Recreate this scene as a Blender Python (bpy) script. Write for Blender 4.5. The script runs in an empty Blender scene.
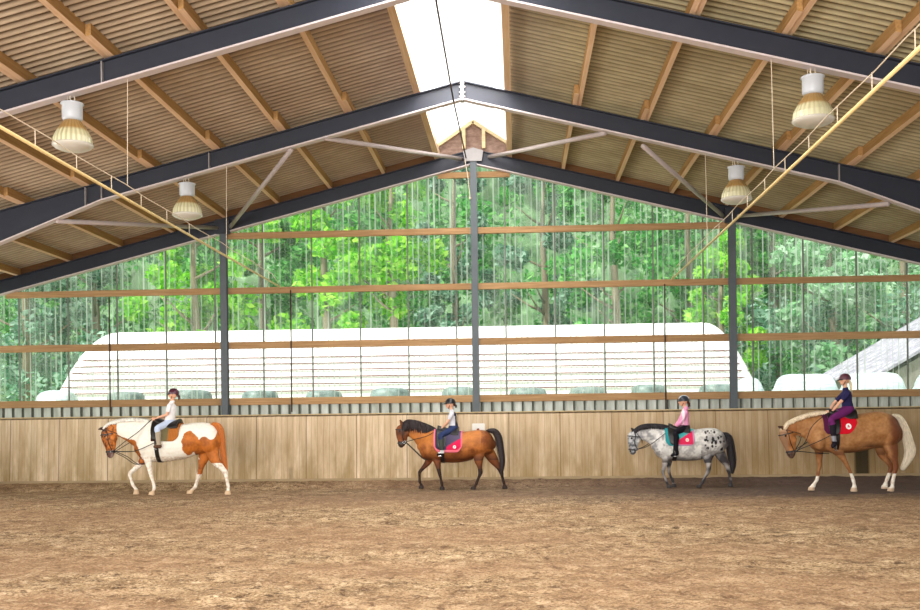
import bpy, bmesh, math, random
from mathutils import Vector, Matrix, noise
R = random.Random(7)
PI = math.pi
SC = bpy.context.scene
COL = SC.collection

# ------------------------------------------------------------------ camera
F, CX, EYE, YAW, ROLL, CYP = 1050.0, 0.978, 1.45, 0.0549, -0.0121, 423.6
cam = bpy.data.cameras.new('camera'); co = bpy.data.objects.new('camera', cam); COL.objects.link(co)
cam.sensor_width = 36; cam.lens = F * 36 / 920; cam.shift_y = (CYP - 305) / 920; cam.clip_end = 400
fw = Vector((-math.sin(YAW), math.cos(YAW), 0)); rt = Vector((math.cos(YAW), math.sin(YAW), 0)); dn = Vector((0, 0, -1))
r2 = rt * math.cos(ROLL) - dn * math.sin(ROLL); d2 = rt * math.sin(ROLL) + dn * math.cos(ROLL)
m = Matrix.Identity(4)
for i in range(3):
    m[i][0] = r2[i]; m[i][1] = -d2[i]; m[i][2] = -fw[i]
m.translation = Vector((CX, 0, EYE))
co.matrix_world = m
SC.camera = co

def at(px, py, Y):
    """photo pixel -> world point on the plane y=Y"""
    d = fw * F + r2 * (px - 460) + d2 * (py - CYP)
    t = Y / d.y
    return Vector((CX + d.x * t, Y, EYE + d.z * t))

# ------------------------------------------------------------------ materials
def srgb(c):
    return tuple(((v / 255) / 12.92 if v / 255 <= .04045 else ((v / 255 + .055) / 1.055) ** 2.4) for v in c)

class NT:
    def __init__(s, name):
        s.m = bpy.data.materials.new(name); s.m.use_nodes = True
        s.t = s.m.node_tree; s.t.nodes.clear()
        s.out = s.n('ShaderNodeOutputMaterial')
    def n(s, t, **k):
        x = s.t.nodes.new(t)
        for a, b in k.items(): setattr(x, a, b)
        return x
    def l(s, a, b): s.t.links.new(a, b)
    def coord(s, sx=1, sy=1, sz=1, gen='Object'):
        c = s.n('ShaderNodeTexCoord'); mp = s.n('ShaderNodeMapping')
        mp.inputs['Scale'].default_value = (sx, sy, sz); s.l(c.outputs[gen], mp.inputs['Vector']); return mp.outputs['Vector']
    def noise(s, vec, scale=5, detail=4, rough=.55):
        x = s.n('ShaderNodeTexNoise'); x.inputs['Scale'].default_value = scale
        x.inputs['Detail'].default_value = detail; x.inputs['Roughness'].default_value = rough
        s.l(vec, x.inputs['Vector']); return x.outputs['Fac']
    def ramp(s, fac, stops):
        x = s.n('ShaderNodeValToRGB'); e = x.color_ramp.elements
        while len(e) < len(stops): e.new(.5)
        for i, (p, c) in enumerate(stops):
            e[i].position = p; e[i].color = (*c, 1) if not isinstance(c, (int, float)) else (c, c, c, 1)
        s.l(fac, x.inputs['Fac']); return x.outputs['Color']
    def mix(s, fac, a, b, mode='MIX'):
        x = s.n('ShaderNodeMix', data_type='RGBA', blend_type=mode)
        for i, v in ((0, fac), (6, a), (7, b)):
            if isinstance(v, (int, float)): x.inputs[i].default_value = v
            elif isinstance(v, tuple): x.inputs[i].default_value = (*v, 1)
            else: s.l(v, x.inputs[i])
        return x.outputs[2]
    def math(s, op, a, b=0, c=0):
        x = s.n('ShaderNodeMath', operation=op)
        for i, v in enumerate((a, b, c)):
            if isinstance(v, (int, float)): x.inputs[i].default_value = v
            else: s.l(v, x.inputs[i])
        return x.outputs[0]
    def xyz(s, gen='Object'):
        c = s.n('ShaderNodeTexCoord'); x = s.n('ShaderNodeSeparateXYZ'); s.l(c.outputs[gen], x.inputs[0]); return x.outputs
    def bsdf(s, col, rough=.7, spec=.3, bump=None, bstr=.3, bdist=.02, metal=0):
        p = s.n('ShaderNodeBsdfPrincipled')
        if isinstance(col, tuple): p.inputs['Base Color'].default_value = (*col, 1)
        else: s.l(col, p.inputs['Base Color'])
        p.inputs['Roughness'].default_value = rough; p.inputs['Specular IOR Level'].default_value = spec
        p.inputs['Metallic'].default_value = metal
        if bump is not None:
            b = s.n('ShaderNodeBump'); b.inputs['Strength'].default_value = bstr; b.inputs['Distance'].default_value = bdist
            s.l(bump, b.inputs['Height']); s.l(b.outputs[0], p.inputs['Normal'])
        s.l(p.outputs[0], s.out.inputs[0]); return p

def plain(name, c, rough=.6, spec=.3, var=.12, scale=12, metal=0):
    """paint / cloth with a little procedural unevenness"""
    t = NT(name); c = srgb(c)
    f = t.noise(t.coord(), scale, 3)
    t.bsdf(t.mix(f, tuple(v * (1 - var) for v in c), tuple(min(1, v * (1 + var)) for v in c)), rough, spec, metal=metal)
    return t.m

def wood(name, dark, light, axis='Y', scale=1.0):
    t = NT(name)
    s = {'X': (.7, 14, 14), 'Y': (14, .7, 14), 'Z': (14, 14, .7)}[axis]
    v = t.coord(*s); f = t.noise(v, 1.6 * scale, 6, .65)
    g = t.noise(t.coord(1.1, 1.1, 1.1), 1.2, 2)
    c = t.ramp(f, [(.25, srgb(dark)), (.75, srgb(light))])
    inf = t.n('ShaderNodeObjectInfo')
    c = t.mix(t.math('MULTIPLY', inf.outputs['Random'], .35), c, tuple(x * .62 for x in srgb(dark)))
    c = t.mix(t.math('MULTIPLY', g, .35), c, tuple(x * .7 for x in srgb(dark)))
    t.bsdf(c, .8, .15, f, .25, .01); return t.m

def vcol(name, rough=.55, spec=.25, nz=.18, scale=60):
    t = NT(name); a = t.n('ShaderNodeAttribute', attribute_name='Col')
    f = t.noise(t.coord(), scale, 3)
    c = t.mix(t.math('MULTIPLY', f, nz), a.outputs['Color'], (.01, .008, .006))
    t.bsdf(c, rough, spec); return t.m

M = {}
M['rafter'] = plain('dark_steel_paint', (38, 42, 54), .5, .4, .2, 6)
M['flange'] = plain('bounce_lit_steel', (198, 186, 188), .6, .3, .12, 8)  # lighter tone paints floor bounce onto the lower flanges
M['column'] = plain('column_paint', (80, 88, 94), .5, .4, .15, 6)
M['plate'] = plain('stiffener_paint', (150, 146, 146), .5, .4, .1)
M['tube'] = plain('brace_paint', (172, 160, 158), .5, .4, .1)
M['purlin'] = wood('roof_timber', (150, 112, 66), (206, 164, 110), 'Y')
M['under'] = wood('bounce_lit_underside', (214, 176, 140), (246, 218, 188), 'Y')  # pale tone paints light bounced off the sand onto purlin undersides
M['edge'] = wood('skylight_edge_timber', (206, 170, 134), (240, 214, 182), 'Y')
M['rail'] = wood('rail_timber', (150, 114, 78), (206, 170, 126), 'X')
M['fascia'] = wood('fascia_timber', (104, 72, 46), (152, 110, 74), 'X')
M['cream'] = wood('pale_timber', (196, 172, 128), (232, 214, 176), 'X')
M['white'] = plain('white_paint', (230, 228, 222), .5, .3, .04)
M['wire'] = plain('pale_wire', (206, 192, 170), .6, .3, .05)
M['pipe'] = plain('pale_pipe', (226, 200, 140), .5, .4, .08)
M['dark'] = plain('dark_cord', (58, 42, 38), .7, .2, .1)
M['housing'] = plain('lamp_housing', (186, 192, 200), .35, .5, .04)
M['leather'] = plain('black_leather', (22, 19, 20), .4, .5, .2)
M['brownlea'] = plain('brown_leather', (92, 50, 24), .45, .4, .2)
M['metal'] = plain('bit_metal', (170, 170, 172), .25, .6, .05, metal=1)
M['skin'] = plain('skin', (226, 172, 142), .55, .3, .06, 20)
M['coat'] = vcol('horse_coat')
M['cloth'] = vcol('dyed_cloth', .85, .1, .15, 80)
M['eye'] = plain('dark_eye', (14, 10, 9), .15, .7, .05)

# ------------------------------------------------------------------ object helpers
def tag(o, label=None, cat=None, group=None, kind=None):
    if label: o['label'] = label
    if cat: o['category'] = cat
    if group: o['group'] = group
    if kind: o['kind'] = kind
    return o

def empty(name, loc=(0, 0, 0), label=None, cat=None, group=None):
    o = bpy.data.objects.new(name, None); COL.objects.link(o); o.location = loc
    o.empty_display_size = .2
    return tag(o, label, cat, group)

def link(name, me, mat, parent=None, smooth=False, loc=None):
    o = bpy.data.objects.new(name, me); COL.objects.link(o)
    if mat is not None and len(me.materials) == 0: me.materials.append(mat)
    if smooth: me.polygons.foreach_set('use_smooth', [True] * len(me.polygons))
    if parent is not None: o.parent = parent
    if loc is not None: o.location = loc
    return o

def obj(name, bm, mat, parent=None, smooth=False, loc=None):
    bmesh.ops.recalc_face_normals(bm, faces=bm.faces[:])
    me = bpy.data.meshes.new(name); bm.to_mesh(me); bm.free()
    return link(name, me, mat, parent, smooth, loc)

def box(bm, x0, x1, y0, y1, z0, z1):
    v = [bm.verts.new(p) for p in ((x0, y0, z0), (x1, y0, z0), (x1, y1, z0), (x0, y1, z0), (x0, y0, z1), (x1, y0, z1), (x1, y1, z1), (x0, y1, z1))]
    for f in ((0, 3, 2, 1), (4, 5, 6, 7), (0, 1, 5, 4), (1, 2, 6, 5), (2, 3, 7, 6), (3, 0, 4, 7)):
        bm.faces.new([v[i] for i in f])

def prism(bm, pts, y0, y1):
    """polygon in xz extruded along y"""
    a = [bm.verts.new((x, y0, z)) for x, z in pts]; b = [bm.verts.new((x, y1, z)) for x, z in pts]
    n = len(pts); bm.faces.new(a); bm.faces.new(b[::-1])
    for i in range(n): bm.faces.new((a[i], b[i], b[(i + 1) % n], a[(i + 1) % n]))

def beam(bm, p, q, w, h, up=Vector((0, 0, 1))):
    p = Vector(p); q = Vector(q); d = (q - p).normalized(); s = d.cross(up).normalized(); u = s.cross(d)
    v = []
    for c in (p, q):
        for a, b in ((-1, -1), (1, -1), (1, 1), (-1, 1)): v.append(bm.verts.new(c + s * a * w / 2 + u * b * h / 2))
    for f in ((0, 3, 2, 1), (4, 5, 6, 7), (0, 1, 5, 4), (1, 2, 6, 5), (2, 3, 7, 6), (3, 0, 4, 7)):
        bm.faces.new([v[i] for i in f])

def tube(bm, pts, r, seg=8, cap=True):
    pts = [Vector(p) for p in pts]; rings = []
    if isinstance(r, (int, float)): r = [r] * len(pts)
    ref = None
    for i, p in enumerate(pts):
        d = (pts[min(i + 1, len(pts) - 1)] - pts[max(i - 1, 0)])
        if d.length < 1e-9: d = Vector((0, 0, 1))
        d.normalize()
        if ref is None: ref = Vector((0, 1, 0)) if abs(d.y) < .8 else Vector((1, 0, 0))
        s = (ref - d * ref.dot(d))
        if s.length < 1e-4: s = Vector((1, 0, 0)) - d * d.x
        s.normalize(); ref = s; u = d.cross(s)
        rings.append([bm.verts.new(p + (s * math.cos(2 * PI * k / seg) + u * math.sin(2 * PI * k / seg)) * r[i]) for k in range(seg)])
    for a, b in zip(rings, rings[1:]):
        for k in range(seg): bm.faces.new((a[k], a[(k + 1) % seg], b[(k + 1) % seg], b[k]))
    if cap: bm.faces.new(rings[0]); bm.faces.new(rings[-1][::-1])

def lathe(bm, prof, seg=24, c=(0, 0, 0), sx=1, sy=1, rib=0):
    rings = []
    for r, z in prof:
        rr = []
        for k in range(seg):
            q = r * (1 + (rib if k % 2 else 0))
            rr.append(bm.verts.new((c[0] + q * sx * math.cos(2 * PI * k / seg), c[1] + q * sy * math.sin(2 * PI * k / seg), c[2] + z)))
        rings.append(rr)
    for a, b in zip(rings, rings[1:]):
        for k in range(seg): bm.faces.new((a[k], a[(k + 1) % seg], b[(k + 1) % seg], b[k]))
    bm.faces.new(rings[0]); bm.faces.new(rings[-1][::-1])

def cr(pts, n=4):
    """catmull-rom through tuples"""
    out = []
    for i in range(len(pts) - 1):
        p0 = pts[max(i - 1, 0)]; p1 = pts[i]; p2 = pts[i + 1]; p3 = pts[min(i + 2, len(pts) - 1)]
        for k in range(n):
            t = k / n
            out.append(tuple(.5 * ((2 * b) + (c - a) * t + (2 * a - 5 * b + 4 * c - d) * t * t + (-a + 3 * b - 3 * c + d) * t ** 3) for a, b, c, d in zip(p0, p1, p2, p3)))
    out.append(tuple(pts[-1])); return out

def loft(bm, secs, n=4, seg=20, horiz=False):
    """secs: (x, y, z, a, b): a = half size in the xz plane across the path, b = half size across y"""
    P = cr([tuple(s) for s in secs], n) if n > 1 else secs
    C = [Vector(p[:3]) for p in P]; rings = []
    for i, p in enumerate(P):
        t = C[min(i + 1, len(C) - 1)] - C[max(i - 1, 0)]
        if horiz: nn = Vector((0, 0, 1)); sd = Vector((0, 1, 0))
        else:
            nn = Vector((t.z, 0, -t.x))
            if nn.length < 1e-6: nn = Vector((1, 0, 0))
            nn.normalize(); sd = t.cross(nn).normalized()
        rings.append([bm.verts.new(C[i] + nn * p[3] * math.cos(2 * PI * k / seg) + sd * p[4] * math.sin(2 * PI * k / seg)) for k in range(seg)])
    for a, b in zip(rings, rings[1:]):
        for k in range(seg): bm.faces.new((a[k], a[(k + 1) % seg], b[(k + 1) % seg], b[k]))
    # rounded ends
    for ring, c, o in ((rings[0], C[0], C[0] - C[1]), (rings[-1], C[-1], C[-1] - C[-2])):
        o = o.normalized() * min(P[0 if ring is rings[0] else -1][3:5]) * .6
        r2_ = [bm.verts.new(c + (v.co - c) * .62 + o * .75) for v in ring]; tip = bm.verts.new(c + o)
        for k in range(seg):
            bm.faces.new((ring[k], ring[(k + 1) % seg], r2_[(k + 1) % seg], r2_[k])); bm.faces.new((r2_[k], r2_[(k + 1) % seg], tip))

def ball(bm, c, rx, ry=None, rz=None, u=14, v=10):
    ry = ry or rx; rz = rz or rx
    bmesh.ops.create_uvsphere(bm, u_segments=u, v_segments=v, radius=1, matrix=Matrix.Translation(Vector(c)) @ Matrix.Diagonal((rx, ry, rz, 1)))

def remesh(bm, voxel, it=4, fac=.5):
    bmesh.ops.recalc_face_normals(bm, faces=bm.faces[:])
    me = bpy.data.meshes.new('tmp'); bm.to_mesh(me); bm.free()
    o = bpy.data.objects.new('tmp', me); COL.objects.link(o)
    r = o.modifiers.new('r', 'REMESH'); r.mode = 'VOXEL'; r.voxel_size = voxel; r.adaptivity = 0
    if it:
        s = o.modifiers.new('s', 'SMOOTH'); s.factor = fac; s.iterations = it
    dg = bpy.context.evaluated_depsgraph_get()
    res = bpy.data.meshes.new_from_object(o.evaluated_get(dg))
    bpy.data.objects.remove(o); bpy.data.meshes.remove(me)
    return res

def paint(me, fn):
    a = me.color_attributes.new('Col', 'FLOAT_COLOR', 'POINT')
    buf = []
    for v in me.vertices:
        c = fn(v.co); buf += [c[0], c[1], c[2], 1]
    a.data.foreach_set('color', buf)

# ------------------------------------------------------------------ dimensions of the hall
S = .25                                   # roof slope
ZB = 7.64                                 # underside of rafters at the ridge
FR = (25.0, 20.0, 14.85)                  # frames, far to near
BD = .31                                  # rafter depth (vertical)
CS = 6.05                                 # gable column spacing
def zt(X): return ZB + BD - S * abs(X)    # rafter top
def zr(X): return zt(X) + .2              # roof sheet
HW = 12.1

# ------------------------------------------------------------------ floor
def floor_h(x, y):
    bank = max(0, min(1, (y - 23.7) / .85)); bank = bank * bank * (3 - 2 * bank)
    h = .15 * bank
    far = max(0.0, min(1.0, (y - 5) / 3))
    n = noise.noise(Vector((x * 1.1, y * 1.1, 0))) * .02 + noise.noise(Vector((x * 3.7, y * 3.7, 3))) * .026 + noise.noise(Vector((x * 9, y * 9, 7))) * .018
    tr = math.exp(-((y - 22.5) / 1.0) ** 2)
    return h + n * (1 - .35 * bank) * (1 - .6 * tr) - .012
def build_floor():
    xs = []; x = -13.0
    while x < 13.01: xs.append(x); x += .055
    ys = []; y = -3.0
    while y < 24.9:
        ys.append(y); y += .3 if y < 6 else .045
    ys.append(25.3)
    n = len(xs); vs = [(x, y, floor_h(x, y)) for y in ys for x in xs]
    fs = [(j * n + i, j * n + i + 1, (j + 1) * n + i + 1, (j + 1) * n + i) for j in range(len(ys) - 1) for i in range(n - 1)]
    me = bpy.data.meshes.new('floor'); me.from_pydata(vs, [], fs)
    t = NT('riding_sand')
    v = t.coord(1, 1, 1)
    big = t.noise(t.coord(.5, .9, 1), .45, 3, .5)
    mid = t.noise(v, 1.9, 6, .72)
    fine = t.noise(v, 6.5, 5, .68)
    grit = t.noise(v, 34, 4, .7)
    c = t.ramp(mid, [(.32, srgb((118, 92, 66))), (.5, srgb((166, 138, 104))), (.70, srgb((212, 184, 146)))])
    c = t.mix(t.ramp(fine, [(.36, .95), (.46, 0.0)]), c, srgb((78, 58, 42)))  # dark spots painted in for the shade between sand clods
    c = t.mix(t.ramp(fine, [(.56, 0.0), (.70, .65)]), c, srgb((238, 216, 182)))
    c = t.mix(t.ramp(grit, [(.38, .9), (.49, 0.0)]), c, srgb((84, 64, 48)))
    c = t.mix(t.ramp(grit, [(.56, 0.0), (.68, .5)]), c, srgb((240, 220, 192)))
    c = t.mix(t.ramp(big, [(.42, .45), (.6, 0.0)]), c, srgb((150, 116, 88)))
    xs_ = t.xyz()
    # trodden track beside the wall, darker toward the right
    wav = t.math('MULTIPLY', t.math('SUBTRACT', t.noise(t.coord(.6, .6, 1), 1.0, 4), .5), 3.2)
    tr = t.math('SMOOTH_MIN', t.math('MULTIPLY', t.math('SUBTRACT', t.math('ADD', xs_[1], wav), 18.4), .35), 1, .1)
    tr = t.math('MAXIMUM', tr, 0)
    sx = t.math('MINIMUM', t.math('MAXIMUM', t.math('MULTIPLY_ADD', xs_[0], .07, .42), .1), .92)
    c = t.mix(t.math('MULTIPLY', tr, sx), c, srgb((88, 74, 70)))
    hgt = t.math('ADD', t.math('MULTIPLY', fine, 1.0), t.math('MULTIPLY', grit, .4))
    t.bsdf(c, .95, .08, hgt, .9, .035)
    o = link('floor', me, t.m, smooth=True); tag(o, kind='structure')
build_floor()

# ------------------------------------------------------------------ boarded kicking wall, leaning back
def kick():
    bm = bmesh.new()
    x0, x1 = -HW, HW
    a = [(24.62, .02), (24.60, .12), (24.70, 1.665), (24.86, 1.70), (24.86, .02)]
    va = [bm.verts.new((x0, y, z)) for y, z in a]; vb = [bm.verts.new((x1, y, z)) for y, z in a]
    bm.faces.new(va); bm.faces.new(vb[::-1])
    for i in range(len(a)): bm.faces.new((va[i], vb[i], vb[(i + 1) % len(a)], va[(i + 1) % len(a)]))
    t = NT('kicking_boards')
    X = t.xyz()
    bid = t.math('FLOOR', t.math('MULTIPLY', X[0], 1 / .145))
    cmb = t.n('ShaderNodeCombineXYZ'); t.l(bid, cmb.inputs[0])
    wn = t.n('ShaderNodeTexWhiteNoise', noise_dimensions='3D'); t.l(cmb.outputs[0], wn.inputs['Vector'])
    grain = t.noise(t.coord(9, 1, .8), 1.6, 6, .65)
    c = t.ramp(grain, [(.25, srgb((192, 168, 134))), (.55, srgb((226, 206, 176))), (.8, srgb((244, 232, 210)))])
    c = t.mix(t.math('MULTIPLY', wn.outputs[0], .42), c, srgb((160, 130, 92)))
    # narrow gaps between boards, wider joints each 1.2 m
    fr = t.math('FRACT', t.math('MULTIPLY', X[0], 1 / .145))
    gap = t.math('LESS_THAN', fr, .07)
    c = t.mix(t.math('MULTIPLY', gap, .45), c, srgb((120, 90, 52)))
    fr2 = t.math('FRACT', t.math('MULTIPLY_ADD', X[0], 1 / 1.2, .37))
    gap2 = t.math('LESS_THAN', fr2, .02)
    c = t.mix(t.math('MULTIPLY', gap2, .6), c, srgb((70, 52, 34)))
    # damp staining rising from the sand
    st = t.noise(t.coord(1.6, 1, .45), 1.3, 5, .65)
    low = t.math('MAXIMUM', t.math('MULTIPLY_ADD', X[2], -.55, .95), 0)
    sm = t.math('MULTIPLY', t.ramp(st, [(.38, 0.0), (.60, 1.0)]), low)
    c = t.mix(t.math('MULTIPLY', sm, .8), c, srgb((128, 104, 48)))
    rd = t.math('MINIMUM', t.math('MAXIMUM', t.math('MULTIPLY_ADD', X[0], .075, .05), 0), .62)  # dimmer light toward the right end, painted into the boards
    c = t.mix(rd, c, srgb((140, 110, 66)))
    # two dark patches low on the boards
    for cxp, cz, wx, wz, k in ((8.87, .50, .16, .38, .9), (-4.4, .25, .05, .2, .25)):
        d1 = t.math('ABSOLUTE', t.math('MULTIPLY', t.math('SUBTRACT', X[0], cxp), 1 / wx))
        d2_ = t.math('ABSOLUTE', t.math('MULTIPLY', t.math('SUBTRACT', X[2], cz), 1 / wz))
        dd = t.math('ADD', t.math('MAXIMUM', d1, d2_), t.math('MULTIPLY', st, .5))
        mk = t.ramp(t.math('MULTIPLY', dd, .5), [(.55, k), (.72, 0.0)])
        c = t.mix(mk, c, srgb((46, 40, 26)))
    t.bsdf(c, .75, .2, t.math('ADD', grain, t.math('MULTIPLY', gap, -1)), .4, .01)
    o = obj('wall_back', bm, t.m); tag(o, kind='structure')
    # capping strip
    bm = bmesh.new(); box(bm, x0, x1, 24.68, 24.84, 1.70, 1.725)
    tag(obj('trim_1', bm, M['cream']), kind='structure')
    # pale foot strip half buried in the sand
    bm = bmesh.new(); box(bm, x0, x1, 24.54, 24.595, .0, .19)
    tag(obj('baseboard_back', bm, plain('foot_strip', (158, 138, 108), .8, .2, .2, 3)), kind='structure')
kick()

def metal_strip():
    bm = bmesh.new(); p = .245; x = -HW; pts = []
    while x < HW:
        pts += [(x, 25.17), (x + .03, 25.12), (x + .19, 25.12), (x + .22, 25.17)]; x += p
    a = [bm.verts.new((x, y, 1.6)) for x, y in pts]; b = [bm.verts.new((x, y, 2.06)) for x, y in pts]
    for i in range(len(pts) - 1): bm.faces.new((a[i], a[i + 1], b[i + 1], b[i]))
    t = NT('green_grey_sheet'); X = t.xyz()
    f = t.noise(t.coord(3, 3, .6), 2, 4)
    c = t.ramp(f, [(.3, srgb((156, 162, 154))), (.7, srgb((202, 208, 204)))])
    fr = t.math('FRACT', t.math('MULTIPLY', t.math('ADD', X[0], HW), 1 / p))
    c = t.mix(t.math('GREATER_THAN', fr, .8), c, srgb((92, 96, 88)))
    t.bsdf(c, .5, .4)
    o = obj('wall_back', bm, t.m); tag(o, kind='structure')
metal_strip()

# ------------------------------------------------------------------ glazing of the gable
def glaze_mat():
    t = NT('ribbed_clear_sheet'); X = t.xyz()
    g = t.noise(t.coord(3.2, 1, .12), 1.5, 4, .7)
    g3 = t.noise(t.coord(.35, 1, .3), 1.0, 3, .6)
    P_ = .13
    cell = t.math('FLOOR', t.math('MULTIPLY', X[0], 1 / P_)); fr = t.math('FRACT', t.math('MULTIPLY', X[0], 1 / P_))
    cb_ = t.n('ShaderNodeCombineXYZ'); t.l(t.math('MULTIPLY', cell, 3.71), cb_.inputs[0]); t.l(t.math('MULTIPLY', X[2], .22), cb_.inputs[2])
    wv = t.noise(cb_.outputs[0], 1.0, 3, .7)
    line = t.ramp(t.math('ABSOLUTE', t.math('SUBTRACT', fr, .5)), [(.07, 1.0), (.17, 0.0)])
    st = t.math('MULTIPLY', line, t.ramp(wv, [(.42, .04), (.60, .75)]))
    st = t.math('MULTIPLY', st, t.ramp(g3, [(.32, .45), (.62, 1.0)]))
    haze = t.math('MULTIPLY', t.ramp(g, [(.4, 0.0), (.7, .42)]), t.ramp(g3, [(.4, .3), (.6, 1.0)]))
    fac = t.math('MINIMUM', t.math('ADD', t.math('ADD', st, haze), .05), .85)
    tr = t.n('ShaderNodeBsdfTransparent'); tr.inputs[0].default_value = (.95, .99, .97, 1)
    tl = t.n('ShaderNodeBsdfTranslucent'); tl.inputs[0].default_value = (.90, .97, .95, 1)
    df = t.n('ShaderNodeBsdfDiffuse'); df.inputs[0].default_value = (.6, .62, .6, 1)
    a = t.n('ShaderNodeMixShader'); a.inputs[0].default_value = .2; t.l(tl.outputs[0], a.inputs[1]); t.l(df.outputs[0], a.inputs[2])
    b = t.n('ShaderNodeMixShader'); t.l(fac, b.inputs[0]); t.l(tr.outputs[0], b.inputs[1]); t.l(a.outputs[0], b.inputs[2])
    t.l(b.outputs[0], t.out.inputs[0]); return t.m
M['glaze'] = glaze_mat()
M['seam'] = plain('sheet_overlap', (112, 118, 110), .7, .2, .2, 5)
def glazing():
    bays = [(-HW, -CS), (-CS, 0), (0, CS), (CS, HW)]
    seams = [at(x, 360, 25.22).x for x in (20, 69, 118, 167, 216, 264, 313, 361, 409, 457, 506.5, 556, 605, 654, 704, 753, 804, 857, 907.5)]
    for i, (a, b) in enumerate(bays):
        bm = bmesh.new(); n = int((b - a) / .03); lo = []; hi = []
        for k in range(n + 1):
            x = a + (b - a) * k / n; y = 25.24 + .012 * math.sin(x * 2 * PI / .12)
            lo.append(bm.verts.new((x, y, 2.0))); hi.append(bm.verts.new((x, y, zt(x) - .03)))
        for k in range(n): bm.faces.new((lo[k], lo[k + 1], hi[k + 1], hi[k]))
        w = obj('window_%d' % (i + 1), bm, M['glaze'], smooth=True); tag(w, kind='structure')
        for s in seams:
            if a < s < b:
                bm = bmesh.new(); box(bm, s - .018, s + .018, 25.19, 25.215, 2.08, zr(s) - .1)
                obj('sheet_overlap', bm, M['seam'], w)
glazing()

# ------------------------------------------------------------------ roof sheets, skylight
def roof():
    for sgn, c1, c2, c3 in ((-1, (168, 150, 128), (200, 182, 158), (140, 118, 98)), (1, (164, 154, 122), (196, 186, 152), (136, 124, 94))):
        y0, y1 = 2.0, 25.5; pitch = .177; n = int((y1 - y0) / pitch * 10)
        xs = [.86, 3, 6, 9, 12.5]; vs = []; fs = []
        for k in range(n + 1):
            y = y0 + (y1 - y0) * k / n; dz = .027 * math.cos(2 * PI * y / pitch)
            for x in xs: vs.append((sgn * x, y, zr(x) + .03 + dz))
        L = len(xs)
        for k in range(n):
            for i in range(L - 1): fs.append((k * L + i, k * L + i + 1, (k + 1) * L + i + 1, (k + 1) * L + i))
        me = bpy.data.meshes.new('ceiling'); me.from_pydata(vs, [], fs)
        t = NT('fibre_cement_' + ('left' if sgn < 0 else 'right')); X = t.xyz()
        f = t.noise(t.coord(1.5, 5, 1), 1.2, 5, .7); g = t.noise(t.coord(.5, .5, .5), .8, 3)
        c = t.ramp(f, [(.3, srgb(c1)), (.7, srgb(c2))])
        c = t.mix(t.ramp(g, [(.4, 0.0), (.7, .5)]), c, srgb(c3))
        # shading of the corrugation valleys painted in to deepen their relief
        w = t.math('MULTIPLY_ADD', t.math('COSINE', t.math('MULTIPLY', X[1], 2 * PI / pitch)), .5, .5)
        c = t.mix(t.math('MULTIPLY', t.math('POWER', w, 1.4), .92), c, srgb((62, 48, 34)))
        nr = t.math('MAXIMUM', t.math('MULTIPLY_ADD', t.math('ABSOLUTE', X[0]), -.6, 1.3), 0)
        c = t.mix(t.math('MULTIPLY', nr, .45), c, srgb((128, 116, 122)))
        t.bsdf(c, .9, .1)
        tag(link('ceiling', me, t.m, smooth=True), kind='structure')
    # raised translucent ridge light
    t = NT('white_translucent_sheet')
    tr = t.n('ShaderNodeBsdfTransparent'); tr.inputs[0].default_value = (1, 1, 1, 1)
    tl = t.n('ShaderNodeBsdfTranslucent'); tl.inputs[0].default_value = (.95, .95, .95, 1)
    b = t.n('ShaderNodeMixShader'); b.inputs[0].default_value = .97
    t.l(tr.outputs[0], b.inputs[1]); t.l(tl.outputs[0], b.inputs[2]); t.l(b.outputs[0], t.out.inputs[0])
    bm = bmesh.new()
    pr = [(-.93, zr(.92) + .14), (-.46, (zr(.92) + .14 + 8.68) / 2), (0, 8.68), (.46, (zr(.92) + .14 + 8.68) / 2), (.93, zr(.92) + .14)]
    r0 = [bm.verts.new((x, 2, z)) for x, z in pr]; r1 = [bm.verts.new((x, 25.0, z)) for x, z in pr]
    for i in range(4): bm.faces.new((r0[i], r0[i + 1], r1[i + 1], r1[i]))
    tag(obj('window_5', bm, t.m), kind='structure')
    # closing gable of the ridge light: verge boards, filler, two short posts
    bm = bmesh.new(); prism(bm, [(-1.0, 7.85), (1.0, 7.85), (.9, zr(.92) + .12), (0, 8.62), (-.9, zr(.92) + .12)], 25.02, 25.06)
    t = NT('brown_filler_sheet'); f = t.noise(t.coord(3, 1, 6), 2, 4)
    t.bsdf(t.ramp(f, [(.3, srgb((112, 88, 78))), (.7, srgb((156, 132, 118)))]), .9, .1)
    tag(obj('trim_2', bm, t.m), kind='structure')
    for sg in (-1, 1):
        bm = bmesh.new(); beam(bm, (0, 24.96, 8.64), (sg * .93, 24.96, zr(.92) + .12), .09, .10)
        tag(obj('trim_3', bm, M['cream']), kind='structure')
    for x in (-.22, .25):
        bm = bmesh.new(); box(bm, x - .04, x + .04, 24.9, 24.98, 7.98, 8.45)
        tag(obj('ridge_post', bm, M['cream']), 'short pale timber post %s the peak of the ridge light' % ('left of' if x < 0 else 'right of'), 'post', 'short posts under the end of the ridge light')
    # side kerbs of the ridge light
    # side walls of the hall (translucent band over boards), outside the picture
    for sg, nm in ((-1, 'wall_left'), (1, 'wall_right')):
        bm = bmesh.new(); box(bm, min(sg * 12.15, sg * 12.3), max(sg * 12.15, sg * 12.3), 2, 25.3, 0, 1.9)
        tag(obj(nm, bm, M['fascia']), kind='structure')
    tg = NT('side_translucent'); tl = tg.n('ShaderNodeBsdfTranslucent'); tl.inputs[0].default_value = (.85, .88, .86, 1); tg.l(tl.outputs[0], tg.out.inputs[0])
    for sg, k in ((-1, 6), (1, 7)):
        bm = bmesh.new(); box(bm, min(sg * 12.2, sg * 12.22), max(sg * 12.2, sg * 12.22), 2, 25.3, 1.9, zr(12.2))
        tag(obj('window_%d' % k, bm, tg.m), kind='structure')
roof()

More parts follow.
